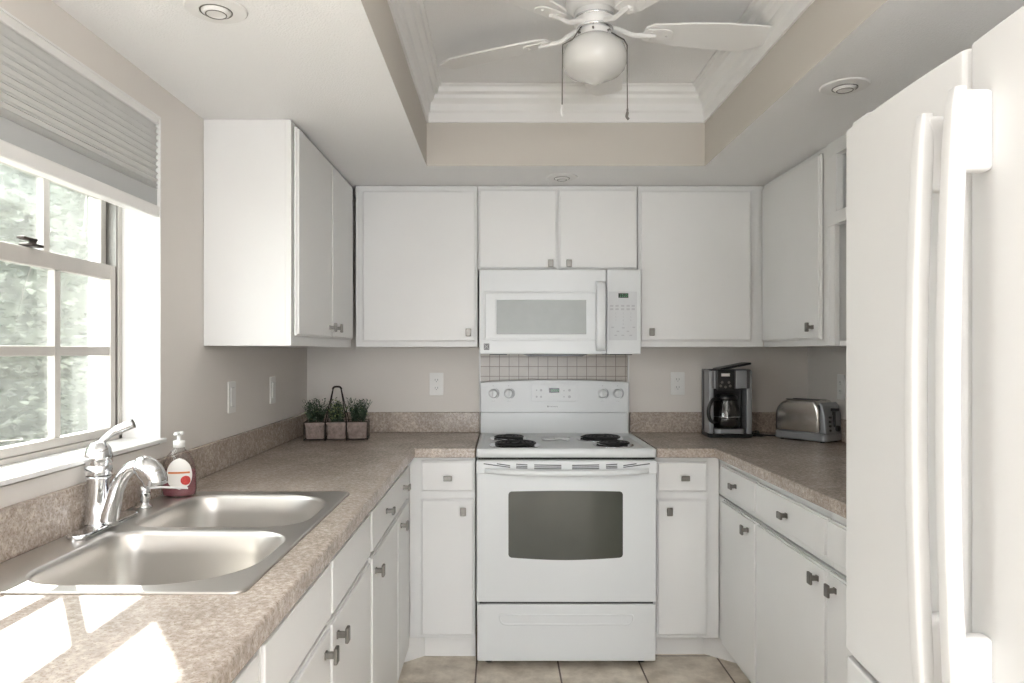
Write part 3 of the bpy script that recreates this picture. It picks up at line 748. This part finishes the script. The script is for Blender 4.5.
# backguard
bm = bmesh.new(); gx0, gx1 = SX0-.001, .636
box(bm, gx0+.003, gx1-.003, 3.567, 3.615, .906, 1.020, .003)
obj('back_riser', bm, M['appl'], rg)
bm = bmesh.new()
arc = [(gx0+(gx1-gx0)*k/24, 1.168+.014*math.sin(PI*k/24)**.8) for k in range(25)]
extrude_poly(bm, [(gx0, 1.026), (gx0+.01, 1.018), (gx1-.01, 1.018), (gx1, 1.026)]+arc[::-1], 3.552, 3.622, 'Y', bev=.006, seg=3)
bg_ = obj('control_panel', bm, M['appl'], rg)
bm = bmesh.new(); extrude_poly(bm, rrect(.151, .377, 1.074, 1.158, .008), 3.5495, 3.553, 'Y', bev=.0012); ob = obj('clock_panel', bm, M['appl'], bg_)
bm = bmesh.new(); box(bm, .239, .290, 3.5480, 3.5500, 1.118, 1.141, .0008); obj('clock_display', bm, M['led'], bg_)
bm = bmesh.new()
for q in range(4):
    x = .250+q*.010; box(bm, x, x+.006, 3.5474, 3.5482, 1.125, 1.1275); box(bm, x, x+.006, 3.5474, 3.5482, 1.132, 1.134)
    box(bm, x+.0048, x+.006, 3.5474, 3.5482, 1.125, 1.134)
obj('clock_digits', bm, M['ledd'], bg_)
for x, z, s in ((.178, 1.130, .7), (.200, 1.130, 1.2), (.178, 1.098, 1), (.200, 1.098, 1), (.313, 1.128, .7), (.340, 1.130, 1.3), (.313, 1.098, .7), (.340, 1.098, 1.4)):
    bm = bmesh.new(); lathe(bm, [(.0050*s, 0), (.0050*s, .001), (.001, .0011)], (x, 3.5485, z), 14, 'Y'); obj('touch_button', bm, M['markl'], bg_)
bm = bmesh.new(); t = text_bm('Kenmore', .011); merge(bm, t, mtx=Matrix.Translation((.262, 3.5512, 1.050)) @ Matrix.Rotation(PI/2, 4, 'X')); box(bm, .231, .237, 3.5512, 3.5520, 1.046, 1.054); obj('brand_mark', bm, M['mark'], bg_)
for x in (-.036, .040, .503, .578):
    bm = bmesh.new(); lathe(bm, [(.023, 0), (.023, -.004), (.0205, -.006), (.019, -.022), (.016, -.026), (.001, -.0265)], (x, 3.552, 1.114), 32, 'Y')
    box(bm, x-.0045, x+.0045, 3.520, 3.528, 1.096, 1.132, .003)
    k_ = obj('burner_knob', bm, M['appl'], bg_)
    # grey crescent along the right side of the knob
    bm = bmesh.new()
    pa = []
    for q in range(15):
        a = -1.1+2.2*q/14; pa.append((x+.0285*math.cos(a), 3.5512, 1.114+.0285*math.sin(a)))
    tube(bm, pa, [.0006+.0028*math.sin(PI*q/14) for q in range(15)], 5)
    t = text_bm('LO HI', .006); merge(bm, t, mtx=Matrix.Translation((x, 3.5513, 1.076)) @ Matrix.Rotation(PI/2, 4, 'X'))
    box(bm, x-.002, x+.002, 3.5508, 3.552, 1.150, 1.154)
    obj('dial_marks', bm, M['markl'], bg_)
# oven door
bm = bmesh.new()
DT = .869
dz0 = .276
pts = [(SX0, dz0), (SX1, dz0), (SX1, DT), (SX0, DT)]
box(bm, SX0, SX1, SF, SF+.033, dz0, DT, .006, 3)
od = obj('oven_door', bm, M['appl'], rg)
bm = bmesh.new(); box(bm, SX0-.001, SX1+.001, SF-.010, SF+.002, .812, .866, .005, 3); obj('vent_trim', bm, M['appl'], od)
# slots in vent trim
bm = bmesh.new()
def slot(xa, xb, za, zb, h=.0044):
    n = 6; P0 = [(xa+(xb-xa)*i/n, za+(zb-za)*i/n) for i in range(n+1)]
    extrude_poly(bm, [(a, b-h/2) for a, b in P0]+[(a, b+h/2) for a, b in P0[::-1]], SF-.0108, SF-.0096, 'Y')
for sg in (-1, 1):
    def X(d): return cx+sg*d
    def sl(d0, d1, z0_, z1_):
        a, b = (d0, d1) if sg > 0 else (d1, d0); za, zb = (z0_, z1_) if sg > 0 else (z1_, z0_); slot(X(a), X(b), za, zb)
    sl(.022, .135, .848, .850); sl(.022, .135, .841, .842); sl(.022, .135, .834, .835)
    sl(.163, .210, .850, .853); sl(.163, .210, .843, .845); sl(.163, .210, .837, .838)
    sl(.235, .345, .840, .855); sl(.235, .290, .847, .855)
obj('vent_slots', bm, M['dgrey'], od)
bm = bmesh.new()
hp2 = []
for i in range(25):
    s = i/24*2-1; hp2.append((cx+s*.340, SF-.012-.034*(1-abs(s)**3.5), .826-.006*(1-s*s)))
rings = []
for i, p in enumerate(hp2):
    p = Vector(p); hh = .0125*(1 if 1 < i < 23 else .8)
    rings.append([bm.verts.new(p+Vector((0, .009*math.cos(a), hh*math.sin(a)))) for a in [2*PI*k/14 for k in range(14)]])
for i in range(24):
    for k in range(14): bm.faces.new((rings[i][k], rings[i][(k+1) % 14], rings[i+1][(k+1) % 14], rings[i+1][k])).smooth = True
bm.faces.new(rings[0]); bm.faces.new(rings[-1])
obj('handle', bm, M['appl'], od)
bm = bmesh.new()
wx0, wx1, wz0, wz1 = .033, .510, .462, .738
arcb = [(wx0+.012+(wx1-wx0-.024)*k/20, wz0-.010*math.sin(PI*k/20)) for k in range(21)]
arct = [(wx1-.012-(wx1-wx0-.024)*k/20, wz1+.003*math.sin(PI*k/20)) for k in range(21)]
extrude_poly(bm, arcb+[(wx1-.004, wz0+.004), (wx1, wz0+.012), (wx1, wz1-.012), (wx1-.004, wz1-.004)]+arct+[(wx0+.004, wz1-.004), (wx0, wz1-.012), (wx0, wz0+.012), (wx0+.004, wz0+.004)], SF-.0015, SF+.004, 'Y', bev=.0008)
obj('oven_window', bm, M['ovenglass'], od)
# storage drawer with finger recess
bm = bmesh.new(); box(bm, SX0+.002, SX1-.002, SF+.004, SF+.033, .028, .266, .006, 3); dr = obj('storage_drawer', bm, M['appl'], rg)
bm = bmesh.new()
ro = rrect(cx-.282, cx+.282, .178, .226, [.012, .012, .030, .030], 6)
ri = rrect(cx-.274, cx+.274, .186, .218, [.010, .010, .022, .022], 6)
a = [bm.verts.new((x, SF+.004, z)) for x, z in ro]; b = [bm.verts.new((x, SF-.001, z)) for x, z in rrect(cx-.279, cx+.279, .181, .223, [.012, .012, .028, .028], 6)]; c3 = [bm.verts.new((x, SF+.0035, z)) for x, z in ri]
for A, B in ((a, b), (b, c3)):
    for i in range(len(A)): bm.faces.new((A[i], A[(i+1) % len(A)], B[(i+1) % len(A)], B[i])).smooth = True
bm.faces.new(c3); obj('pull_recess', bm, M['appl'], dr)
bm = bmesh.new(); box(bm, SX0+.012, SX1-.012, SF+.012, SF+.034, .2665, .2755); obj('lower_gap', bm, M['dgrey'], rg)
# spoon rest
sr = thing('spoon_rest', 'small white spoon rest lying between the coil burners', 'spoon rest', (.262, 3.36, CT), rz=-.1)
bm = bmesh.new()
lathe(bm, [(.001, .003), (.022, .003), (.030, .009), (.032, .008), (.026, .001), (.001, .0008)], (-.035, 0, .0005), 28, sx=1.25, sy=1)
obj('bowl', bm, M['ceramic'], sr, world=False)
bm = bmesh.new(); tube(bm, smooth_path([(-.005, 0, .007), (.02, -.002, .010), (.042, -.008, .008), (.06, -.010, .007)], 4), [.007, .006, .006, .005, .005, .005, .006, .006, .007, .008, .009, .008, .006], 8)
tube(bm, [(.045, -.006, .008), (.060, .014, .012)], [.005, .004], 8)
obj('rest_handle', bm, M['ceramic'], sr, world=False)

# ------------------------------------------------------------------ microwave
MX0, MX1, MF, MZ0, MZ1 = -.096, .634, 3.250, 1.309, 1.692
mw = thing('microwave', 'white over-the-range microwave mounted under the short upper cabinet', 'microwave', ((MX0+MX1)/2, 3.4, MZ0))
bm = bmesh.new(); box(bm, MX0+.004, MX1-.004, MF+.022, 3.625, MZ0+.004, MZ1, .003); obj('body', bm, M['appl'], mw)
SPL = .478
bm = bmesh.new(); box(bm, MX0, SPL-.001, MF, MF+.022, MZ0, MZ1, .005, 3); md_ = obj('door', bm, M['appl'], mw)
bm = bmesh.new()
oa = rrect(-.078, .440, 1.368, 1.594, .010, 5)
rings = [[bm.verts.new((x, y, z)) for x, z in L] for L, y in ((oa, MF+.0005), (rrect(-.076, .438, 1.370, 1.592, .010, 5), MF-.0035), (rrect(-.070, .432, 1.376, 1.586, .009, 5), MF-.004), (rrect(-.066, .428, 1.380, 1.582, .008, 5), MF-.0015), (rrect(-.022, .390, 1.396, 1.556, .004, 5), MF-.0012), (rrect(-.016, .386, 1.400, 1.552, .004, 5), MF+.0004))]
for A, B in zip(rings, rings[1:]):
    for i in range(len(A)): bm.faces.new((A[i], A[(i+1) % len(A)], B[(i+1) % len(A)], B[i]))
obj('window_bezel', bm, M['appl'], md_)
bm = bmesh.new(); box(bm, -.017, .387, MF-.0008, MF+.001, 1.399, 1.553); obj('window', bm, M['mwglass'], md_)
bm = bmesh.new(); pts = [(.444-.002*0, 0)]
rings = []
for i in range(21):
    s = i/20*2-1; z = 1.480+s*.156; yy = MF-.010-.030*(1-abs(s)**4); ww = .0215
    rings.append([bm.verts.new((.448+x+(.003*s*s), yy+y, z)) for x, y in rrect(-ww, ww, -.010, .010, .008, 3)])
for A, B in zip(rings, rings[1:]):
    for i in range(len(A)): bm.faces.new((A[i], A[(i+1) % len(A)], B[(i+1) % len(A)], B[i])).smooth = True
bm.faces.new(rings[0]); bm.faces.new(rings[-1]); obj('handle', bm, M['appl'], md_)
bm = bmesh.new(); box(bm, -.0755, -.0505, MF-.0014, MF+.001, 1.328, 1.357, .0008)
obj('brand_badge', bm, M['mark'], md_)
bm = bmesh.new()
tube(bm, [(-.072, MF-.0016, 1.333), (-.063, MF-.0016, 1.345), (-.054, MF-.0016, 1.333)], .0012, 5); tube(bm, [(-.072, MF-.0016, 1.353), (-.063, MF-.0016, 1.341), (-.054, MF-.0016, 1.353)], .0012, 5)
obj('badge_mark', bm, M['applgrey'], md_)
bm = bmesh.new(); box(bm, SPL+.002, MX1, MF+.001, MF+.022, MZ0, MZ1, .004, 3); cp = obj('control_panel', bm, M['appl'], mw)
bm = bmesh.new(); box(bm, SPL+.012, MX1-.018, MF-.0004, MF+.002, 1.372, 1.592, .001); obj('keypad_field', bm, M['applgrey'], cp)
bm = bmesh.new(); box(bm, .532, .577, MF-.0016, MF+.001, 1.563, 1.584, .0006); obj('clock_display', bm, M['led'], cp)
bm = bmesh.new()
for q in range(4):
    x = .538+q*.0095
    box(bm, x, x+.0055, MF-.0020, MF-.0015, 1.568, 1.570); box(bm, x+.0042, x+.0055, MF-.0020, MF-.0015, 1.568, 1.579)
    if q % 2: box(bm, x, x+.0055, MF-.0020, MF-.0015, 1.577, 1.579)
obj('clock_digits', bm, M['ledd'], cp)
bm = bmesh.new()
kx = [.502, .526, .551, .576, .599]
for x in kx[:4]+[.599]:
    for z in (1.527, 1.512): box(bm, x-.0075, x+.0075, MF-.0010, MF-.0003, z-.0042, z+.0042)
def tx(s, x, z, size):
    t = text_bm(s, size, .0003); merge(bm, t, mtx=Matrix.Translation((x, MF-.0008, z)) @ Matrix.Rotation(PI/2, 4, 'X'))
for i, s in enumerate('123456789'): tx(s, .520+(i % 3)*.034, 1.493-(i//3)*.016, .012)
tx('0', .554, 1.445, .012)
for x, z in ((.506, 1.430), (.554, 1.428), (.602, 1.430), (.530, 1.412), (.575, 1.412), (.520, 1.394), (.552, 1.394), (.588, 1.394)): box(bm, x-.006, x+.006, MF-.0010, MF-.0003, z-.0025, z+.0025)
obj('keys', bm, M['markl'], cp)
bm = bmesh.new(); box(bm, -.05, .03, MF+.03, MF+.30, MZ0-.004, MZ0+.005, .001); box(bm, .50, .60, MF+.03, MF+.30, MZ0-.004, MZ0+.005, .001)
obj('grease_filter', bm, M['dgrey'], mw)
bm = bmesh.new(); extrude_poly(bm, [(.10, 1.3095), (.13, 1.299), (.37, 1.299), (.40, 1.3095)], MF+.02, MF+.30, 'Y'); obj('lamp_housing', bm, M['dgrey'], mw)

# ------------------------------------------------------------------ refrigerator (local frame: x into depth, y along the front)
fr = thing('refrigerator', 'tall white french-door refrigerator at the right edge', 'refrigerator', (.686, 1.060, 0), rz=-.040)
FH = 1.770
bm = bmesh.new(); box(bm, .075, .760, -.408, .408, .05, FH-.012, .006); obj('body', bm, M['fridge'], fr, world=False)
bm = bmesh.new()
for x in (.12, .70):
    for y in (-.36, .36): lathe(bm, [(.02, 0), (.02, .02), (.012, .022), (.012, .052)], (x, y, 0), 14)
box(bm, .085, .10, -.39, .39, .010, .052, .002)
obj('foot_grille', bm, M['grey'], fr, world=False)
def door_bm(y0, y1, z0, z1, r=.014, bow=.006):
    bm = bmesh.new(); n = 14; front = []
    for k in range(n+1):
        s = k/n*2-1; y = (y0+y1)/2+s*((y1-y0)/2-r); front.append((-bow*(1-s*s), y))
    pts = [(.068, y0), (r, y0)]+[(r-r*math.sin(a), y0+r-r*math.cos(a)) for a in [PI/2*q/5 for q in range(1, 5)]]+front+[(r-r*math.cos(a), y1-r+r*math.sin(a)) for a in [PI/2*q/5 for q in range(1, 5)]]+[(r, y1), (.068, y1)]
    extrude_poly(bm, pts, z0, z1, 'Z', bev=.004)
    return bm
dfar = obj('door', door_bm(.003, .413, .716, FH), M['fridge'], fr, world=False)
dnear = obj('door', door_bm(-.413, -.003, .716, FH), M['fridge'], fr, world=False)
fz = obj('freezer_drawer', door_bm(-.413, .413, .075, .702, .02, .010), M['fridge'], fr, world=False)
def fhandle(parent, y, sgn, z0, z1):
    bm = bmesh.new(); rings = []
    n = 28
    for i in range(n+1):
        s = i/n*2-1; z = (z0+z1)/2+s*(z1-z0)/2; xo = -.043-.013*(1-s*s)
        if i in (0, n): wq = .7
        elif i in (1, n-1): wq = .92
        else: wq = 1
        rings.append([bm.verts.new((xo+a, y+b, z)) for a, b in rrect(-.012*wq, .012*wq, -.0155*wq, .0155*wq, .007*wq, 4)])
    for A, B in zip(rings, rings[1:]):
        for i in range(len(A)): bm.faces.new((A[i], A[(i+1) % len(A)], B[(i+1) % len(A)], B[i])).smooth = True
    bm.faces.new(rings[0]); bm.faces.new(rings[-1])
    h = obj('handle', bm, M['fridge'], parent, world=False)
    for zz in (z0+.078, z1-.06):
        bm2 = bmesh.new(); box(bm2, -.046, .0, y-.0135, y+.0135, zz-.058, zz+.056, .008, 4)
        merge_me = bmesh.new(); merge_me.from_mesh(h.data); 
        merge(merge_me, bm2); merge_me.to_mesh(h.data); merge_me.free()
    return h
fhandle(dfar, .032, 1, .790, 1.680)
fhandle(dnear, -.052, -1, .790, 1.690)
bm = bmesh.new(); rings = []
for i in range(29):
    s = i/28*2-1; y = s*.34; xo = -.04-.022*(1-s*s)
    rings.append([bm.verts.new((xo+a, y, .635+b)) for a, b in rrect(-.011, .011, -.015, .015, .007, 4)])
for A, B in zip(rings, rings[1:]):
    for i in range(len(A)): bm.faces.new((A[i], A[(i+1) % len(A)], B[(i+1) % len(A)], B[i])).smooth = True
bm.faces.new(rings[0]); bm.faces.new(rings[-1])
box(bm, -.042, .0, -.34, -.26, .621, .649, .008, 4); box(bm, -.042, .0, .26, .34, .621, .649, .008, 4)
obj('handle', bm, M['fridge'], fz, world=False)
bm = bmesh.new(); box(bm, .01, .12, .33, .40, FH+.0005, FH+.014, .004); box(bm, .01, .12, -.40, -.33, FH+.0005, FH+.014, .004); obj('hinge_cover', bm, M['fridge'], fr, world=False)

# ------------------------------------------------------------------ coffee maker
cm = thing('coffee_maker', 'black and silver drip coffee maker with glass carafe and raised lid', 'coffee maker', (1.092, 3.475, CZ1), rz=-.04)
# front at y=-.06
bm = bmesh.new(); extrude_poly(bm, rrect(-.105, .105, -.085, .085, .03, 6), 0, .018, bev=.004); obj('base', bm, M['black'], cm, world=False)
bm = bmesh.new(); extrude_poly(bm, rrect(-.078, .066, -.092, -.02, .03, 6), .0185, .042, bev=.005); obj('front_skirt', bm, M['grey'], cm, world=False)
bm = bmesh.new()
extrude_poly(bm, rrect(-.104, .104, .02, .085, .02, 5), .018, .322, bev=.004)
extrude_poly(bm, rrect(-.100, .096, -.082, .025, .022, 5), .232, .322, bev=.004)
obj('housing', bm, M['dgrey'], cm, world=False)
bm = bmesh.new(); box(bm, -.104, -.081, -.078, .02, .018, .318, .006, 3); box(bm, .072, .098, -.078, .02, .018, .318, .006, 3); box(bm, -.0805, -.073, -.084, -.070, .232, .318, .003); box(bm, .020, .0715, -.084, -.070, .232, .318, .003)
obj('silver_column', bm, M['grey'], cm, world=False)
bm = bmesh.new(); box(bm, -.070, .012, -.090, -.078, .225, .322, .004); cpn = obj('control_face', bm, M['black'], cm, world=False)
bm = bmesh.new(); box(bm, -.050, -.010, -.0915, -.0895, .290, .304, .001); obj('clock_window', bm, M['white_pl'], cpn, world=False)
for x, z in ((-.052, .245), (-.030, .240), (-.008, .245), (-.046, .262), (-.014, .262)):
    bm = bmesh.new(); lathe(bm, [(.0065, 0), (.006, -.003), (.001, -.0032)], (x, -.0895, z), 12, 'Y'); obj('button', bm, M['nickel'], cpn, world=False)
lm = bmesh.new(); box(lm, -.078, .070, -.070, .078, .0, .010, .004, 3)
bm = bmesh.new(); merge(bm, lm, mtx=Matrix.Translation((.0, 0, .326)) @ Matrix.Rotation(-.20, 4, 'Y') @ Matrix.Translation((.03, 0, 0))); obj('lid', bm, M['black'], cm, world=False)
bm = bmesh.new(); box(bm, -.078, .070, .0, .021, .043, .230, .002); obj('carafe_bay', bm, M['black'], cm, world=False)
bm = bmesh.new(); lathe(bm, [(.050, 0), (.056, .004), (.063, .03), (.064, .06), (.055, .10), (.045, .125), (.047, .135)], (-.008, -.030, .0425), 32); ca = obj('carafe', bm, M['carafe'], cm, world=False)
bm = bmesh.new(); lathe(bm, [(.0475, 0), (.0495, .004), (.048, .016), (.03, .024), (.001, .025)], (-.008, -.030, .178), 28); obj('carafe_lid', bm, M['black'], ca, world=False)
bm = bmesh.new(); tube(bm, [(-.008+.0648*math.cos(q*PI/18), -.030+.0648*math.sin(q*PI/18), .098) for q in range(37)], .0022, 6); obj('carafe_band', bm, M['chrome'], ca, world=False)
bm = bmesh.new(); tube(bm, smooth_path([(-.048, -.055, .180), (-.085, -.085, .182), (-.108, -.10, .150), (-.112, -.10, .11), (-.095, -.09, .078), (-.062, -.065, .075)], 5), .0085, 10); obj('carafe_handle', bm, M['black'], ca, world=False)
# cord
bm = bmesh.new(); tube(bm, smooth_path([(1.172, 3.548, .94), (1.20, 3.56, .920), (1.24, 3.55, .918), (1.27, 3.50, .918), (1.25, 3.44, .918), (1.21, 3.46, .9185), (1.22, 3.53, .919), (1.27, 3.58, .925), (1.255, 3.50, .928), (1.215, 3.455, .927), (1.235, 3.43, .925), (1.30, 3.45, .918), (1.335, 3.44, .919)], 6), .0036, 8)
tag(obj('power_cord', bm, M['black'], None, loc=(1.24, 3.5, CZ1)), 'black power cord looped on the worktop between coffee maker and toaster', 'cord')

# ------------------------------------------------------------------ toaster
ts = thing('toaster', 'brushed steel two-slot toaster turned toward the corner beside the refrigerator', 'toaster', (1.418, 3.318, CZ1), rz=math.radians(-55))
L2, W2 = .130, .074
bm = bmesh.new(); extrude_poly(bm, rrect(-L2, L2, -W2, W2, .022, 6), .006, .040, bev=.006); obj('base', bm, M['grey'], ts, world=False)
for x in (-.1, .1):
  for y in (-.05, .05):
    bm = bmesh.new(); lathe(bm, [(.01, 0), (.01, .007)], (x, y, 0), 12); obj('rubber_foot', bm, M['black'], ts, world=False)
def shell(bm, x0, x1, z0, z1, lo_w, inset=.0, n=10):
    # cross-section arch in xz (rounded top ends), extruded across width with rounded top edges
    pts = [(x0, z0), (x1, z0)]
    R = .075
    for k in range(n+1):
        a = PI/2*k/n; pts.append((x1-R*.45+R*.45*math.cos(a), z1-R+R*math.sin(a)))
    for k in range(n+1):
        a = PI/2+PI/2*k/n; pts.append((x0+R+R*math.cos(a), z1-R+R*math.sin(a)))
    extrude_poly(bm, pts, -lo_w, lo_w, 'Y', bev=.014, seg=4)
bm = bmesh.new(); shell(bm, -L2+.002, L2-.034, .0405, .186, W2-.004); 
for f in bm.faces: f.smooth = True
tb = obj('shell', bm, M['toaststeel'], ts, world=False)
bm = bmesh.new()
for y in (-.028, .028): box(bm, -.088, .066, y-.013, y+.013, .184, .1872, .001)
obj('bread_slot', bm, M['black'], tb, world=False)
bm = bmesh.new(); extrude_poly(bm, [(L2-.033, .0405), (L2-.002, .0405), (L2-.010, .12), (L2-.020, .165), (L2-.033, .178)], -W2+.006, W2-.006, 'Y', bev=.006, seg=3)
ep = obj('end_panel', bm, M['grey'], ts, world=False)
bm = bmesh.new(); box(bm, L2-.012, L2+.0005, -.004, .004, .070, .150, .001); obj('lever_track', bm, M['black'], ep, world=False)
bm = bmesh.new(); box(bm, L2-.014, L2+.012, -.016, .016, .140, .154, .004, 3); obj('lever', bm, M['black'], ep, world=False)
bm = bmesh.new(); lathe(bm, [(.014, 0), (.013, .012), (.001, .013)], (L2-.006, .022, .062), 20, 'X'); obj('browning_dial', bm, M['black'], ep, world=False)
for k in range(4):
    bm = bmesh.new(); lathe(bm, [(.0058, 0), (.0052, .009), (.001, .0095)], (L2-.008, -.034, .056+k*.019), 12, 'X'); obj('button', bm, M['black'], ep, world=False)

# ------------------------------------------------------------------ outlets and switches
def outlet(name, label, cat, loc, rz, rocker=False):
    t = thing(name, label, cat, loc, rz)
    bm = bmesh.new(); extrude_poly(bm, rrect(-.035, .035, -.057, .057, .004, 3), -.0055, -.0003, 'Y', bev=.0015); pl = obj('cover_plate', bm, M['white_pl'], t, world=False)
    if rocker:
        bm = bmesh.new(); box(bm, -.0165, .0165, -.0085, -.0050, -.033, .033, .0015); obj('rocker', bm, M['white_pl'], t, world=False)
        bm = bmesh.new(); box(bm, -.0180, .0180, -.0058, -.0052, -.0345, .0345); obj('rocker_gap', bm, M['markl'], t, world=False)
    else:
        for z in (-.020, .020):
            bm = bmesh.new(); extrude_poly(bm, rrect(-.0165, .0165, z-.0135, z+.0135, .010, 5), -.0075, -.005, 'Y', bev=.0008); s = obj('socket', bm, M['white_pl'], t, world=False)
            bm = bmesh.new(); box(bm, -.0075, -.0052, -.0080, -.0074, z-.003, z+.006); box(bm, .0052, .0075, -.0080, -.0074, z-.003, z+.006); lathe(bm, [(.0022, -.0080), (.0022, -.0074)], (0, 0, z-.008), 10, 'Y')
            obj('slots', bm, M['mark'], s, world=False)
    return t
outlet('wall_outlet', 'white duplex outlet on the back wall left of the range', 'outlet', (-.323, YB, 1.157), 0)
outlet('wall_outlet', 'white duplex outlet on the back wall between range and coffee maker', 'outlet', (.894, YB, 1.160), 0)
outlet('light_switch', 'white rocker switch plate on the left wall, nearer the window', 'light switch', (XL, 2.61, 1.156), PI/2, True)
outlet('light_switch', 'white rocker switch plate on the left wall, nearer the back corner', 'light switch', (XL, 3.078, 1.156), PI/2, True)
outlet('wall_outlet', 'white outlet on the right wall above the toaster, half hidden', 'outlet', (XR, 3.27, 1.160), -PI/2)

# ------------------------------------------------------------------ recessed lights
def can(loc, label, rz):
    t = thing('recessed_light', label, 'ceiling light', loc, rz)
    bm = bmesh.new(); lathe(bm, [(.034, -.001), (.036, -.006), (.064, -.004), (.068, -.0005), (.068, 0), (.034, 0)], (0, 0, 0), 40); obj('trim_ring', bm, M['trim'], t, world=False)
    bm = bmesh.new(); lathe(bm, [(.033, -.0005), (.031, -.008), (.024, -.013), (.021, -.0125), (.019, -.0105), (.001, -.0105)], (0, 0, 0), 32); e = obj('eyeball', bm, M['trim'], t, world=False)
    bm = bmesh.new(); tube(bm, [(.034*math.cos(q*PI/18), .034*math.sin(q*PI/18), -.0065) for q in range(37)], .0012, 6); tube(bm, [(.022*math.cos(q*PI/18), .022*math.sin(q*PI/18), -.013) for q in range(37)], .0012, 6); obj('lamp_ring', bm, M['nickel'], t, world=False)
    return t
can((-.634, 1.605, ZS-.0004), 'recessed ceiling light above the sink side, top left', 0)
can((.991, 2.072, ZS-.0004), 'recessed ceiling light beside the tray near the refrigerator', 0)
can((.269, 3.152, ZS-.0004), 'small recessed ceiling light in front of the cabinet over the microwave', 0)

# ------------------------------------------------------------------ ceiling fan
FNX, FNY = .288, 2.200
fn = thing('ceiling_fan', 'white five-blade hugger ceiling fan with globe light in the tray ceiling', 'ceiling fan', (FNX, FNY, ZT))
GZ = .014
bm = bmesh.new(); lathe(bm, [(.085, -.0005), (.088, -.012), (.090, -.028), (.075, -.045), (.062, -.050)], (0, 0, 0), 40); obj('canopy', bm, M['trim'], fn, world=False)
bm = bmesh.new(); lathe(bm, [(.062, -.050), (.060, -.062), (.062, -.066), (.062, -.088), (.055, -.096), (.052, -.100)], (0, 0, 0), 40); obj('motor_housing', bm, M['trim'], fn, world=False)
bm = bmesh.new(); lathe(bm, [(.063, -.0665), (.0645, -.069), (.0645, -.072), (.063, -.074)], (0, 0, 0), 40); lathe(bm, [(.056, -.0965), (.0575, -.099), (.0575, -.103), (.050, -.106)], (0, 0, 0), 40); obj('chrome_band', bm, M['chrome'], fn, world=False)
bm = bmesh.new(); lathe(bm, [(.046, -.104), (.048, -.110), (.048, -.124), (.044, -.128)], (0, 0, 0), 40); fit = obj('light_fitter', bm, M['trim'], fn, world=False)
bm = bmesh.new()
for q in range(6):
    a = q*PI/3+.3; lathe(bm, [(.004, .0475), (.004, .0535), (.001, .054)], (0, 0, -.126), 8, 'X') if False else tube(bm, [(.047*math.cos(a), .047*math.sin(a), -.116), (.056*math.cos(a), .056*math.sin(a), -.116)], .0032, 8)
obj('thumb_screw', bm, M['nickel'], fit, world=False)
bm = bmesh.new()
lathe(bm, [(.045, 0), (.050, -.006), (.070, -.016), (.090, -.036), (.0985, -.060), (.099, -.078), (.092, -.100), (.078, -.116), (.055, -.127), (.034, -.134), (.018, -.144), (.001, -.150)], (0, 0, -.134+GZ), 48)
obj('glass_globe', bm, M['globe'], fn, world=False)
for i, az in enumerate((78, 6, 150, 222, 294)):
    a = math.radians(az); R = Matrix.Rotation(a, 4, 'Z')
    bz = -.103
    t = bmesh.new()
    # blade outline, length along x
    outl = [(.150, .0), (.155, .028), (.175, .044), (.30, .060), (.40, .068), (.485, .072), (.548, .036), (.553, .028), (.553, -.052), (.546, -.062), (.40, -.066), (.30, -.060), (.175, -.044), (.155, -.028)]
    extrude_poly(t, outl, -.003, .003, 'Z', bev=.0012)
    pitch = Matrix.Rotation(math.radians(-10), 4, 'X')
    bm = bmesh.new(); merge(bm, t, mtx=R @ Matrix.Translation((0, 0, bz)) @ pitch)
    bl = obj('blade', bm, M['trim'], fn, world=False)
    t = bmesh.new()
    tube(t, smooth_path([(.050, 0, .012), (.085, 0, .002), (.115, 0, -.010), (.150, 0, -.010), (.190, 0, -.008)], 4), .008, 8)
    extrude_poly(t, rrect(.150, .245, -.030, .030, [.028, .012, .012, .028], 5), -.009, -.004, 'Z', bev=.0015)
    for (sx_, sy_) in ((.175, .015), (.175, -.015), (.225, 0)): lathe(t, [(.005, -.009), (.0045, -.0115), (.001, -.012)], (sx_, sy_, 0), 10)
    bm = bmesh.new(); merge(bm, t, mtx=R @ Matrix.Translation((0, 0, bz)) @ pitch)
    obj('blade_bracket', bm, M['trim'], bl, world=False)
def chain(pts, fob):
    bm = bmesh.new(); tube(bm, pts, .0019, 6)
    c_ = obj('pull_chain', bm, M['nickel'], fn, world=False)
    p = Vector(pts[-1]); bm = bmesh.new(); tube(bm, smooth_path([p+Vector((0, 0, .012)), p+Vector((.0, 0, 0)), p+Vector((-.002, 0, -.012)), p+Vector((.004, 0, -.020))], 4), [.003]*4+[.0045]*5+[.004]*4, 8)
    obj('chain_fob', bm, M['trim'] if fob else M['nickel'], c_, world=False)
chain([(-.048, -.02, -.108), (-.072, -.045, -.150), (-.103, -.06, -.172), (-.105, -.06, -.363)], True)
chain([(.048, -.02, -.118), (.080, -.055, -.155), (.088, -.062, -.175), (.089, -.062, -.375)], False)
